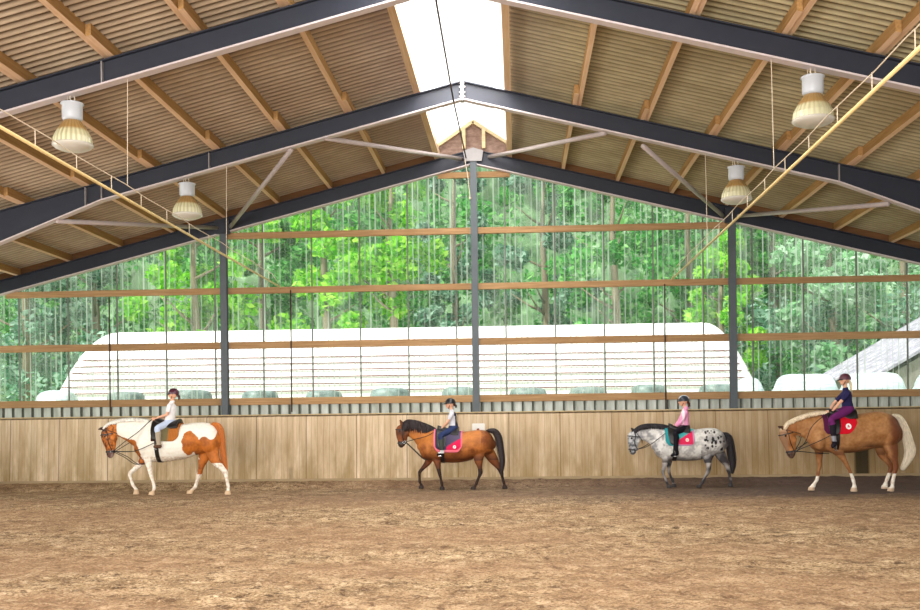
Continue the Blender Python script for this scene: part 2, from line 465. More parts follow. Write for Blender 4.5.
# ------------------------------------------------------------------ steel portal frames
def side_rafter(root, sgn, Y, haunch):
    def low(X): return ZB - S * X if X <= haunch else ZB - S * haunch - .385 * (X - haunch)
    xe = 12.0 if haunch < 20 else 12.0
    kx = haunch if haunch < 12 else 6.0
    fl = .028
    web = bmesh.new(); prism(web, [(0, low(0)), (sgn * kx, low(kx)), (sgn * xe, low(xe)), (sgn * xe, zt(xe)), (0, zt(0))], Y - .012, Y + .012)
    w = obj('rafter_web', web, M['rafter'], root)
    b = bmesh.new(); prism(b, [(0, low(0)), (sgn * kx, low(kx)), (sgn * xe, low(xe)), (sgn * xe, low(xe) - fl), (sgn * kx, low(kx) - fl), (0, low(0) - fl)], Y - .085, Y + .085)
    obj('bottom_flange', b, M['flange'], root)
    b = bmesh.new(); prism(b, [(0, zt(0)), (sgn * xe, zt(xe)), (sgn * xe, zt(xe) + .02), (0, zt(0) + .02)], Y - .085, Y + .085)
    obj('top_flange', b, M['rafter'], root)
    return low
FW = [('portal_frame', 'dark steel gable frame following the top of the clear end wall', 25.0, 99),
      ('portal_frame', 'dark steel roof frame second from the end wall, with braces bolted to it', 20.0, 7.02),
      ('portal_frame', 'dark steel roof frame nearest the viewer, crossing the top corners of the picture', 14.85, 9.2)]
for nm, lb, Y, h in FW:
    root = empty(nm, (0, Y, 0), lb, 'roof frame', 'steel frames under the roof')
    root.location = (0, 0, 0)
    for sg in (-1, 1):
        low = side_rafter(root, sg, Y, h)
        xs = {25.0: [], 20.0: [4.9, 7.02, 7.34], 14.85: [4.93]}[Y]
        for x in xs:
            if sg > 0 and x in (4.9, 7.34, 4.93): continue
            bm = bmesh.new(); box(bm, sg * x - .008, sg * x + .008, Y - .08, Y + .08, low(x), zt(x)); obj('stiffener', bm, M['plate'], root)
    # ridge plate with bolts
    bm = bmesh.new(); box(bm, -.03, .03, Y - .09, Y + .09, ZB - .05, ZB + BD + .03)
    for z in (.02, .1, .2, .28):
        for s_ in (-.05, .05): box(bm, -.06 if s_ < 0 else .03, -.03 if s_ < 0 else .06, Y - .06, Y - .03, ZB + z, ZB + z + .03)
    obj('ridge_plate', bm, M['plate'], root)
    if Y == 25.0:
        continue
    for sg in (-1, 1):   # portal legs at the side walls
        bm = bmesh.new(); box(bm, sg * 12.05 - .1, sg * 12.05 + .1, Y - .08, Y + .08, 0, zt(12)); obj('leg', bm, M['rafter'], root)

# gable columns
for X, w in ((-CS, 'left'), (0, 'middle'), (CS, 'right')):
    root = empty('steel_column', (X, 24.96, 0), '%s grey steel column standing against the clear end wall' % w, 'column', 'columns of the end wall')
    zt_ = ZB - S * abs(X) + (.25 if X == 0 else -.0)
    bm = bmesh.new(); box(bm, -.08, .08, -.075, -.06, 0, zt_); obj('front_flange', bm, M['column'], root)
    bm = bmesh.new(); box(bm, -.08, .08, .06, .075, 0, zt_); obj('rear_flange', bm, M['column'], root)
    bm = bmesh.new(); box(bm, -.01, .01, -.06, .06, 0, zt_); obj('column_web', bm, M['rafter'], root)
    bm = bmesh.new()
    if X: box(bm, -.17, .17, -.10, .0, zt_ - .05, zt_ + .30)
    else: prism(bm, [(-.2, zt_ - .22), (.2, zt_ - .22), (.24, zt_ + .02), (0, zt_ + .10), (-.24, zt_ + .02)], -.10, -.07)
    obj('head_plate', bm, M['rafter'] if X else M['plate'], root)

# ------------------------------------------------------------------ timber rails of the gable
rails = [('lowest', 2.13, .17), ('second', 3.49, .17), ('third', 4.80, .15), ('fourth', 6.13, .15), ('top', 7.46, .14)]
bn = ['far left', 'left middle', 'right middle', 'far right']
for k, (nm, z, h) in enumerate(rails):
    for i, (a, b) in enumerate(((-HW, -CS - .01), (-CS + .01, -.01), (.01, CS - .01), (CS + .01, HW))):
        xm = min(abs(a), abs(b)); lim = (ZB - z) / S        # where the rafter underside cuts the rail
        if xm > lim - .1: continue
        if a < 0: a = max(a, -lim - .15)
        else: b = min(b, lim + .15)
        if k == 4: a = max(a, -1.35); b = min(b, 1.35)
        bm = bmesh.new(); box(bm, a, b, 25.05, 25.13, z - h, z)
        bmesh.ops.bevel(bm, geom=bm.edges[:], offset=.006, segments=1, affect='EDGES')
        o = obj('timber_rail', bm, M['rail'])
        tag(o, '%s horizontal timber rail in the %s bay of the clear end wall' % (nm, bn[i]), 'rail', 'timber rails of the end wall')
# verge timbers between gable rafter and roof sheets
for sg, w in ((-1, 'left'), (1, 'right')):
    bm = bmesh.new(); prism(bm, [(0, zt(0) - .06), (sg * 12, zt(12) - .06), (sg * 12, zr(12) + .01), (0, zr(0) + .01)], 25.087, 25.14)
    tag(obj('verge_board', bm, M['fascia']), 'dark brown timber board above the %s slope of the gable frame' % w, 'board', 'boards above the gable frame')

# ------------------------------------------------------------------ purlins
ordn = ['first', 'second', 'third', 'fourth', 'fifth', 'sixth', 'seventh', 'eighth', 'ninth']
bays = [(20.0, 25.05, 'the bay against the end wall', .78), (14.85, 20.0, 'the middle bay', .85), (8.5, 14.85, 'the bay nearest the viewer', 0)]
for sg, w in ((-1, 'left'), (1, 'right')):
    for k in range(9):
        X = .86 + (1.285 if sg < 0 else 1.265) * k
        for bi, (y0, y1, bt, lap) in enumerate(bays):
            if bi == 2 and (k < 1 or k > 6): continue
            if bi == 1 and k > 7: continue
            off = .083 * bi
            if k == 0: off = 0; lap = 0
            x = sg * (X + off * 1.0)
            hh = .20; mx = M['edge'] if k == 0 else M['purlin']
            wd = .12 if k == 0 else .078
            bm = bmesh.new(); zb = zt(X) + .022
            ca = S * wd / 2
            pts = [(x - wd / 2, zb - sg * -ca), (x + wd / 2, zb - sg * ca), (x + wd / 2, zb + .16 - sg * ca), (x - wd / 2, zb + .16 + sg * ca)]
            pts[0] = (x - wd / 2, zb + sg * ca)
            prism(bm, pts, y0 - lap, y1 + (.12 if bi else 0) - (0 if bi else .02))
            o = obj('timber_purlin', bm, mx)
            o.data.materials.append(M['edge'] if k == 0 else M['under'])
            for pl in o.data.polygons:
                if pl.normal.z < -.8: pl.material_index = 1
            lb = '%s timber purlin %s of the skylight, in %s' % (ordn[k], w, bt) if k else 'pale purlin edging the %s side of the skylight, in %s' % (w, bt)
            tag(o, lb, 'purlin', 'timber roof purlins')

# ------------------------------------------------------------------ steel brace tubes between the two far frames
br = [((57, 221), (219, 228), 'tube running level from the left column head toward the picture edge'),
      ((291, 150), (230, 227), 'diagonal tube rising right from the left column head'),
      ((325, 138), (462, 159), 'tube left of the ridge to the top of the middle column'),
      ((605, 133), (489, 157), 'tube right of the ridge to the top of the middle column'),
      ((643, 146), (723, 216), 'diagonal tube rising left from the right column head'),
      ((888, 204), (737, 216), 'tube running level from the right column head toward the picture edge')]
for a, b, lb in br:
    bm = bmesh.new(); tube(bm, [at(*a, 20.0), at(*b, 24.93)], .046, 10)
    tag(obj('brace_tube', bm, M['tube'], smooth=True), 'pale grey steel brace ' + lb, 'brace', 'roof brace tubes')

# ------------------------------------------------------------------ high bay lamps
tb = NT('prismatic_reflector'); Xb = tb.xyz()
cb = tb.ramp(tb.math('MULTIPLY_ADD', Xb[2], 1.0 / .36, 1.9), [(.0, srgb((226, 226, 190))), (.40, srgb((214, 208, 168))), (.52, srgb((176, 140, 84))), (1.0, srgb((160, 126, 78)))])
aa = tb.n('ShaderNodeMath', operation='ARCTAN2'); tb.l(Xb[1], aa.inputs[0]); tb.l(Xb[0], aa.inputs[1])
rb = tb.math('MULTIPLY_ADD', tb.math('SINE', tb.math('MULTIPLY', aa.outputs[0], 24)), .5, .5)
cb = tb.mix(tb.math('MULTIPLY', rb, .45), cb, srgb((112, 90, 52)))
tb.bsdf(cb, .3, .5)
tl_ = NT('lamp_lens'); tl_.bsdf(srgb((196, 192, 182)), .3, .5)
def lamp():
    r = empty('high_bay_lamp')
    bm = bmesh.new(); tube(bm, [(-.03, 0, .02), (-.03, 0, -.05), (0, 0, -.1), (.04, 0, -.06), (.03, 0, -.01)], .009, 6); tube(bm, [(-.06, 0, .0), (-.07, 0, -.06), (-.03, 0, -.12), (-.05, 0, -.16)], .006, 6)
    obj('hook', bm, M['wire'], r, True)
    bm = bmesh.new(); lathe(bm, [(.03, -.08), (.06, -.10), (.16, -.115), (.165, -.13), (.145, -.14), (.145, -.33), (.13, -.36), (.10, -.37)], 24)
    obj('housing', bm, M['housing'], r, True)
    bm = bmesh.new(); prof = [(.115, -.37), (.135, -.40), (.17, -.45), (.21, -.51), (.24, -.57), (.262, -.62), (.27, -.70), (.272, -.71)]
    lathe(bm, prof, 48, rib=.03); obj('reflector', bm, tb.m, r)
    bm = bmesh.new(); lathe(bm, [(.272, -.705), (.287, -.71), (.287, -.73), (.25, -.76), (.18, -.79), (.09, -.81), (.02, -.815)], 32)
    obj('lens', bm, tl_.m, r, True)
    return r
def dup(root):
    r = root.copy(); COL.objects.link(r)
    for ch in list(root.children):
        c = ch.copy(); COL.objects.link(c); c.parent = r
    return r
L0 = lamp()
lm = [((72, 89), 14.85, 'large lamp hanging from the nearest steel frame at upper left'), ((187, 182), 20.0, 'smaller-looking lamp hanging from the second steel frame at left, above the left column'),
      ((812.5, 67), 14.85, 'large lamp hanging from the nearest steel frame at upper right'), ((736, 162), 20.0, 'smaller-looking lamp hanging from the second steel frame, just above the right column')]
for i, (p, Y, lb) in enumerate(lm):
    o = L0 if i == 0 else dup(L0)
    q = at(p[0], p[1], Y); z = ZB - S * abs(q.x) - .03
    o.location = (q.x, Y, z)
    tag(o, 'amber ' + lb, 'lamp', 'high bay lamps')

# ------------------------------------------------------------------ suspended water pipes
def pipe(sgn, pts, label, cords):
    P = [at(*p) for p in pts]
    x = sum(p.x for p in P) / len(P); z = sum(p.z for p in P) / len(P)
    r = empty('water_pipe', (x, 24.6, z), label, 'pipe', 'water pipes hung under the roof')
    bm = bmesh.new(); tube(bm, [(0, 0, 0), (0, -19.6, 0)], .021, 8); obj('pipe', bm, M['pipe'], r, True)
    n = 24; bm = bmesh.new(); tube(bm, [(0, -19.6 * k / n, .21 - (.19 if k == 0 else 0) - .012 * (k % 3)) for k in range(n + 1)], .007, 6); obj('support_wire', bm, M['wire'], r)
    for k in range(1, 14):
        y = -k * 1.15
        bm = bmesh.new(); tube(bm, [(0, y, 0), (0, y, .2)], .006, 5); obj('hanger', bm, M['wire'], r)
    for Y in (20.0, 14.85):
        bm = bmesh.new(); tube(bm, [(0, Y - 24.6 , .2), (-sgn * .02, Y - 24.6, ZB - S * abs(x) - z - .02)], .006, 5); obj('suspension_cord', bm, M['wire'], r)
pipe(-1, [(286, 291, 25), (134, 204, 15), (70, 165, 13.1)], 'pale water pipe hung on a wire under the left roof slope', None)
pipe(1, [(668, 283, 25), (771, 186, 15), (731, 224, 18.0)], 'pale water pipe hung on a wire under the right roof slope', None)
# dark cable slung below the ridge
bm = bmesh.new()
cp = [at(466, 158, 24.9), at(460, 130, 22.4), at(453, 98, 19.7), at(446, 58, 17.4), at(436, 0, 14.9), at(426, -60, 13.2)]
tube(bm, [Vector(c) for c in cr([tuple(p) for p in cp], 5)], .016, 8)
tag(obj('hanging_cable', bm, M['dark'], smooth=True), 'dark cable running below the ridge from the top of the middle column', 'cable')
bm = bmesh.new(); tube(bm, [at(465, 160, 24.85), at(468, 178, 24.85), at(470, 197, 24.85)], .011, 6); ball(bm, at(470, 198, 24.85), .03)
tag(obj('pull_cord', bm, M['wire']), 'pale pull cord with a knob hanging beside the top of the middle column', 'cord')
for px, y0, w in ((109.5, 297, 'left of the left column'), (291, 290, 'right of the left column'), (665, 284, 'left of the right column')):
    bm = bmesh.new(); tube(bm, [at(px - .4, y0, 25.03), at(px + .8, 412, 25.03)], .017, 6)
    tag(obj('down_cable', bm, M['dark']), 'thin dark cable clipped down the clear end wall %s' % w, 'cable', 'cables down the end wall')

# arena marker board on the kicking wall, behind the bay horse
q = at(478.5, 427, 24.65)
r = empty('marker_board', (q.x, 24.63, q.z), 'small white marker board on the wall behind the bay horse', 'sign')
bm = bmesh.new(); box(bm, -.15, .15, -.015, .015, -.09, .085); bmesh.ops.bevel(bm, geom=bm.edges[:], offset=.01, segments=2, affect='EDGES'); obj('board', bm, M['white'], r)
bm = bmesh.new(); ball(bm, (-.01, -.018, -.065), .035, .01, .035); obj('red_mark', bm, plain('brick_red', (150, 66, 44)), r)
r.rotation_euler = (-.06, 0, 0)

# ------------------------------------------------------------------ outdoors
def outside_h(y): return 0 if y < 27 else 1.35 * min(1, (y - 27) / 6) + (0 if y < 58 else (y - 58) * .05)
def ground():
    ys = [25.4, 27, 28.5, 30, 33, 40, 50, 58, 66, 80]; xs = [-60, -30, -10, 0, 10, 30, 60]
    vs = [(x, y, outside_h(y)) for y in ys for x in xs]; n = len(xs)
    fs = [(j * n + i, j * n + i + 1, (j + 1) * n + i + 1, (j + 1) * n + i) for j in range(len(ys) - 1) for i in range(n - 1)]
    me = bpy.data.meshes.new('grass_bank'); me.from_pydata(vs, [], fs)
    t = NT('grass'); f = t.noise(t.coord(), 3, 5, .7)
    t.bsdf(t.ramp(f, [(.3, srgb((58, 92, 36))), (.7, srgb((128, 158, 76)))]), .9, .1)
    tag(link('grass_bank', me, t.m), kind='structure')
    # wooded hillside closing the view
    vs = []; fs = []; nx, nz = 60, 24
    for j in range(nz + 1):
        for i in range(nx + 1):
            x = -70 + 140 * i / nx; z = 1 + 27 * j / nz
            vs.append((x, 72 + z * .5 + 3 * noise.noise(Vector((x * .2, z * .3, 0))), z))
    for j in range(nz):
        for i in range(nx): a = j * (nx + 1) + i; fs.append((a, a + 1, a + nx + 2, a + nx + 1))
    me = bpy.data.meshes.new('hillside'); me.from_pydata(vs, [], fs)
    t = NT('wooded_hill'); f = t.noise(t.coord(1, 1, 1), .8, 6, .75); g = t.noise(t.coord(2.2, 1, .12), .5, 4)
    c = t.ramp(f, [(.35, srgb((58, 88, 62))), (.55, srgb((104, 138, 96))), (.7, srgb((160, 196, 150)))])
    c = t.mix(t.ramp(g, [(.5, 0.0), (.62, .75)]), c, srgb((96, 116, 88)))
    t.bsdf(c, .9, .05)
    tag(link('hillside', me, t.m, smooth=True), kind='structure')
ground()

def leafmat(name, cols, scale=.9):
    t = NT(name); g = t.n('ShaderNodeNewGeometry')
    f = t.noise(t.coord(), scale, 3, .6)
    k = t.math('ADD', t.math('MULTIPLY', g.outputs['Random Per Island'], .55), t.math('MULTIPLY', f, .5))
    c = t.ramp(k, [(.15, srgb(cols[0])), (.5, srgb(cols[1])), (.85, srgb(cols[2]))])
    d = t.n('ShaderNodeBsdfDiffuse'); tl = t.n('ShaderNodeBsdfTranslucent'); t.l(c, d.inputs[0]); t.l(c, tl.inputs[0])
    b = t.n('ShaderNodeMixShader'); b.inputs[0].default_value = .5; t.l(d.outputs[0], b.inputs[1]); t.l(tl.outputs[0], b.inputs[2]); t.l(b.outputs[0], t.out.inputs[0])
    return t.m
LM = {'bright': leafmat('bright_leaves', ((52, 140, 20), (122, 206, 30), (206, 246, 110))),
      'mid': leafmat('mid_leaves', ((30, 104, 42), (66, 158, 66), (158, 220, 130))),
      'cool': leafmat('cool_leaves', ((40, 92, 66), (92, 150, 116), (196, 228, 208))),
      'pale': leafmat('pale_leaves', ((60, 130, 76), (150, 206, 150), (236, 250, 236)))}
M['bark'] = wood('bark', (104, 92, 74), (170, 158, 132), 'Z')
def leaves(n, blobs, size, rr):
    vs = []; fs = []
    for _ in range(n):
        c, r = rr.choice(blobs)
        d = Vector((rr.gauss(0, 1), rr.gauss(0, 1), rr.gauss(0, 1))).normalized() * r * (rr.random() ** .35)
        p = c + d; s = size * rr.uniform(.6, 1.35)
        u = Vector((rr.gauss(0, 1), rr.gauss(0, 1), rr.gauss(0, .7))).normalized(); w = u.orthogonal().normalized()
        w = (Matrix.Rotation(rr.uniform(0, 6.28), 3, u) @ w)
        k = len(vs); vs += [p - u * s, p + w * s * .55 - u * s * .1, p + u * s, p - w * s * .55 - u * s * .1]; fs.append((k, k + 1, k + 2, k + 3))
    return vs, fs
def tree(X, Y, h, cw, kind, label, n=5200, lsz=.2, trunk=.22, seed=0, low=.18):
    rr = random.Random(seed); z0 = outside_h(Y)
    r = empty('leafy_tree', (X, Y, z0), label, 'tree', 'trees outside the end wall')
    bm = bmesh.new(); tube(bm, [(0, 0, -.2), (.1, 0, h * .3), (-.1, .1, h * .6), (.1, 0, h * .93)], [trunk * 1.25, trunk, trunk * .65, .03], 10)
    for k in range(7):
        z = h * rr.uniform(.25, .75); a = rr.uniform(0, 6.28); L = cw * rr.uniform(.5, .85)
        tube(bm, [(0, 0, z), (math.cos(a) * L * .5, math.sin(a) * L * .5, z + L * .25), (math.cos(a) * L, math.sin(a) * L, z + L * .6)], [trunk * .4, trunk * .25, .02], 6)
    obj('trunk', bm, M['bark'], r, True)
    blobs = []
    for _ in range(34):
        t_ = rr.uniform(low, 1); prof = math.sin(PI * min(1, (t_ - low) / (1 - low) * .82 + .14)) ** .6
        a = rr.uniform(0, 6.28); q = cw * prof * rr.random() ** .5
        blobs.append((Vector((math.cos(a) * q, math.sin(a) * q * .8, h * t_)), rr.uniform(.6, 1.25) * cw / 4.0))
    vs, fs = leaves(n, blobs, lsz, rr)
    me = bpy.data.meshes.new('crown'); me.from_pydata(vs, [], fs); link('crown', me, LM[kind], r)
def xat(px, Y): return at(px, 300, Y).x
tr = [(25, 50, 14, 3.0, 'cool', 'cool grey-green tree at the far left beyond the end wall'),
      (95, 53, 15, 3.2, 'cool', 'pale grey-green tree above the left end of the white tunnel'),
      (195, 50.5, 13.2, 3.1, 'bright', 'vivid yellow-green tree just left of the left column'),
      (262, 55, 16, 2.8, 'mid', 'mid-green tree just right of the left column'),
      (325, 51, 15.5, 3.1, 'bright', 'vivid green tree centred between left and middle columns'),
      (392, 50, 14.5, 2.6, 'bright', 'bright yellow-green tree left of the middle column'),
      (455, 58, 17, 2.1, 'cool', 'thin grey-green tree directly behind the middle column'),
      (545, 56, 17, 2.8, 'cool', 'shaded tree just right of the middle column'),
      (615, 52, 16, 2.9, 'mid', 'mid-green tree above the right part of the white tunnel'),
      (690, 55, 16, 3.0, 'mid', 'dense green tree just left of the right column'),
      (722, 48.5, 8.4, 1.7, 'bright', 'low vivid green bush-like tree at the right end of the tunnel'),
      (775, 56, 14, 2.9, 'mid', 'green tree with a pale trunk between tunnel and right bales'),
      (832, 50, 12, 2.9, 'pale', 'pale sunlit tree behind the rider on the palomino horse'),
      (905, 54, 14, 3.1, 'pale', 'pale tree over the slate-roofed shed at far right')]
for i, (px, Y, h, cw, kind, lb) in enumerate(tr): tree(xat(px, Y), Y, h, cw, kind, lb, seed=i + 11)
# undergrowth that nobody could count
rr = random.Random(5); bl = [(Vector((rr.uniform(-34, 36), rr.uniform(61, 69), rr.uniform(2, 17))), rr.uniform(.9, 2.0)) for _ in range(330)]
vs, fs = leaves(42000, bl, .24, rr); me = bpy.data.meshes.new('woodland_foliage'); me.from_pydata(vs, [], fs)
tag(link('woodland_foliage', me, LM['mid']), 'dense woodland foliage filling the view behind the nearer trees', 'foliage', kind='stuff')
bl = [(Vector((rr.uniform(-30, -16), rr.uniform(46, 54), rr.uniform(1.8, 6))), rr.uniform(.6, 1.3)) for _ in range(50)] + [(Vector((rr.uniform(11.5, 22), rr.uniform(48, 54), rr.uniform(1.8, 7))), rr.uniform(.6, 1.3)) for _ in range(50)]
vs, fs = leaves(9000, bl, .17, rr); me = bpy.data.meshes.new('undergrowth'); me.from_pydata(vs, [], fs)
tag(link('undergrowth', me, LM['cool']), 'shaded undergrowth at both ends of the white tunnel', 'foliage', kind='stuff')

# white storage tunnel
def tunnel():
    Y0 = 45.0; yc = 48.0
    xl = at(66, 400, yc - 1.5).x; xr = at(757, 388, yc - 1.5).x; z0 = outside_h(40); zt_ = at(420, 328, yc).z
    r = empty('storage_tunnel', ((xl + xr) / 2, yc, z0), 'long white film-covered storage tunnel outside the end wall', 'polytunnel')
    L = (xr - xl) / 2; H = zt_ - z0
    def en(x):
        d_ = L - abs(x); return 1.0 if d_ > 2.1 else max(0, 1 - (1 - d_ / 2.1) ** 1.9) ** .75
    def surf(x, th):
        e = en(x)
        return Vector((x, -4.0 * math.cos(th), H * e * max(0, math.sin(th)) ** .55))
    vs = []; fs = []; nx, nt = 120, 24
    for i in range(nx + 1):
        u = -1 + 2 * i / nx; x = L * math.copysign(1 - (1 - abs(u)) ** 1.9, u)
        for j in range(nt + 1): vs.append(surf(x, PI * j / nt))
    for i in range(nx):
        for j in range(nt): a = i * (nt + 1) + j; fs.append((a, a + 1, a + nt + 2, a + nt + 1))
    me = bpy.data.meshes.new('cover'); me.from_pydata(vs, [], fs)
    link('cover', me, plain('white_film', (254, 250, 250), .6, .2, .03, 1), r, True)
    mt = plain('red_brown_lath', (112, 48, 44), .7, .2, .1)
    for k, py in enumerate((356, 362.5, 369, 376, 383, 390)):
        z = at(420, py, Y0).z - z0
        pts = []
        for i in range(61):
            x = -L * .985 + 2 * L * .985 * i / 60; e = en(x)
            if e <= 0 or z / H / e > .97: continue
            p = surf(x, math.asin((z / H / e) ** (1 / .55))); p.y -= .05; pts.append(p)
        bm = bmesh.new(); tube(bm, pts, .025, 5); obj('tension_rail', bm, mt, r)
tunnel()

# wrapped bales
tw = NT('bale_film'); fx = tw.noise(tw.coord(2, 2, 14), 1.2, 4)
tw.bsdf(tw.ramp(fx, [(.3, srgb((150, 172, 172))), (.7, srgb((206, 218, 218)))]), .35, .5)
tw2 = NT('shaded_bale_film'); fx = tw2.noise(tw2.coord(1.5, 1.5, 3), 1.5, 4)  # white wrap made grey: shade on the near faces is painted in
tw2.bsdf(tw2.ramp(fx, [(.3, srgb((62, 80, 76))), (.7, srgb((136, 154, 150)))]), .45, .4)
def bale(w, h, mat):
    r = bmesh.new(); prof = [(.1, h), (w * .6, h), (w * .86, h * .96), (w * .97, h * .86), (w, h * .7), (w, h * .3), (w * .97, h * .12), (w * .85, .02), (.1, 0)]
    lathe(r, [(a, b) for a, b in prof], 28); return obj('wrapped_bale', r, mat, smooth=True)
B0 = None
for i, px in enumerate((126, 192, 260, 324, 390, 459, 528, 588, 649, 718)):
    q = at(px, 388 - (px - 460) * .0121, 36)
    if B0 is None: B0 = bale(.66, 1.2, tw2.m); o = B0
    else: o = B0.copy(); COL.objects.link(o)
    z0 = outside_h(36); o.location = (q.x, 36, z0); o.scale = (1 + .1 * math.sin(i * 2.1), 1, (q.z - z0) / 1.2 * (1 + .03 * math.sin(i * 1.7)))
    o.rotation_euler = (0, 0, i * .7)
    tag(o, '%s grey-shaded wrapped bale in front of the white tunnel, counting from the left' % (['first', 'second', 'third', 'fourth', 'fifth', 'sixth', 'seventh', 'eighth', 'ninth', 'tenth'][i]), 'bale', 'wrapped bales before the tunnel')
def longbale(pa, pb, ytop, Y, lb):
    a = at(pa, ytop, Y); b = at(pb, ytop, Y); z0 = outside_h(Y); h = a.z - z0; w = (b.x - a.x) / 2
    bm = bmesh.new(); n = 15; rad = h / 2
    secs = [(-w, 0, rad * .95, rad * .55, rad * .55), (-w + .14, 0, rad, rad * .88, rad * .88), (-w + .4, 0, rad, rad, rad), (0, 0, rad, rad * 1.0, rad), (w - .4, 0, rad, rad, rad), (w - .14, 0, rad, rad * .88, rad * .88), (w, 0, rad * .95, rad * .55, rad * .55)]
    loft(bm, secs, 4, 24, True)
    o = obj('wrapped_bale', bm, tw.m, smooth=True, loc=((a.x + b.x) / 2, Y, z0)); tag(o, lb, 'bale', 'long white wrapped bales')
longbale(38, 76, 390.5, 35, 'white wrapped bale left of the white tunnel, low at the far left')
longbale(735, 762, 377, 34.2, 'white wrapped bale at the right end of the white tunnel')
longbale(775, 835, 374.5, 33.6, 'long white wrapped bale left of the rider in navy')
longbale(843, 902, 373, 33.2, 'long white wrapped bale right of the rider in navy')
longbale(917, 965, 371, 33, 'white wrapped bale cut by the right edge of the picture')

# shed with pale roof, outside right
def shed():
    X0, za, zw = 13.6, 3.05, 1.3; Y0, Y1 = 36.5, 45.5; rx, tn = 7.5, .58
    r = empty('roofed_shed', (X0, Y0, zw), 'grey shed with a pale lilac pitched roof at the far right outside', 'shed')
    bm = bmesh.new(); prism(bm, [(.3, 0), (2 * rx - .3, 0), (2 * rx - .3, za - zw), (rx, za - zw + rx * tn - .1), (.3, za - zw)], .2, Y1 - Y0 - .2)
    obj('wall', bm, plain('shed_boards', (136, 132, 122), .8, .2, .15, 3), r)
    t = NT('pale_roof'); f = t.noise(t.coord(1, 1.2, 1), 2.4, 6, .7)
    t.bsdf(t.ramp(f, [(.3, srgb((108, 106, 118))), (.5, srgb((150, 148, 160))), (.68, srgb((196, 194, 202)))]), .8, .15)
    for s in (0, 1):
        bm = bmesh.new(); a = (0 if s == 0 else 2 * rx); z = za - zw
        prism(bm, [(a - (.2 if s == 0 else -.2), z - .1), (rx, z + rx * tn), (rx, z + rx * tn + .1), (a - (.2 if s == 0 else -.2), z)], 0, Y1 - Y0)
        obj('roof_slope', bm, t.m, r)
shed()
# ------------------------------------------------------------------ horses and riders
def lerp(a, b, t): return a + (b - a) * t
def hx(h): return srgb(h)
def seg_d(px, pz, a, b):
    dx, dz = b[0] - a[0], b[1] - a[1]; L = dx * dx + dz * dz or 1e-9
    t = max(0, min(1, ((px - a[0]) * dx + (pz - a[1]) * dz) / L))
    return math.hypot(px - a[0] - t * dx, pz - a[1] - t * dz), t

class Steed:
    """one crop of the photograph gives the side view; metres = pixels / s"""
    def __init__(s, d):
        s.d = d; s.s = d['s']; s.x0 = d['x0']; s.g = d['g']
        s.sh = 0.0
        s.root = empty('horse', (0, 0, 0), d['label'], 'horse', None)
        c = at(d['cx'] + s.x0 / 4.356, 400, d['Y'])
        s.loc = Vector((c.x, d['Y'], 0)); s.root.location = s.loc
        s.sh = 0.0
        s.T = cr([(s.X(p[0], 0), s.Z(p[0], p[1]), s.Z(p[0], p[2]), p[3]) for p in d['trunk']], 6)
    def X(s, px, py=0): return (px - s.x0) / s.s + s.sh
    def off(s, y): return (s.loc.x - CX) * y / s.loc.y      # the flank stands nearer than the spine, so it reads wider out
    def Z(s, px, py): return (s.g - (py + .0121 * (px - s.x0))) / s.s
    def P(s, px, py, y=0): return (s.X(px), y, s.Z(px, py))
    def inv(s, x, z): px = (x - s.sh) * s.s + s.x0; return px, s.g - z * s.s - .0121 * (px - s.x0)
    def sec(s, x):
        T = s.T
        for a, b in zip(T, T[1:]):
            if a[0] <= x <= b[0]:
                t = (x - a[0]) / (b[0] - a[0] or 1e-9); return [lerp(a[i], b[i], t) for i in (1, 2, 3)]
        return list((T[0] if x < T[0][0] else T[-1])[1:])
    def drape(s, x, phi, off):
        t, b, w = s.sec(x); a = (t - b) / 2; zc = (t + b) / 2; w = max(w, .05)
        n = Vector((0, math.sin(phi) / w, math.cos(phi) / a)).normalized()
        return Vector((x, -w * math.sin(phi), zc + a * math.cos(phi))) + Vector((0, -n.y, n.z)) * off
    def phi_at(s, x, z):
        t, b, w = s.sec(x); a = (t - b) / 2; zc = (t + b) / 2
        return math.acos(max(-1, min(1, (z - zc) / a)))
    def wd(s, p): return p + s.loc

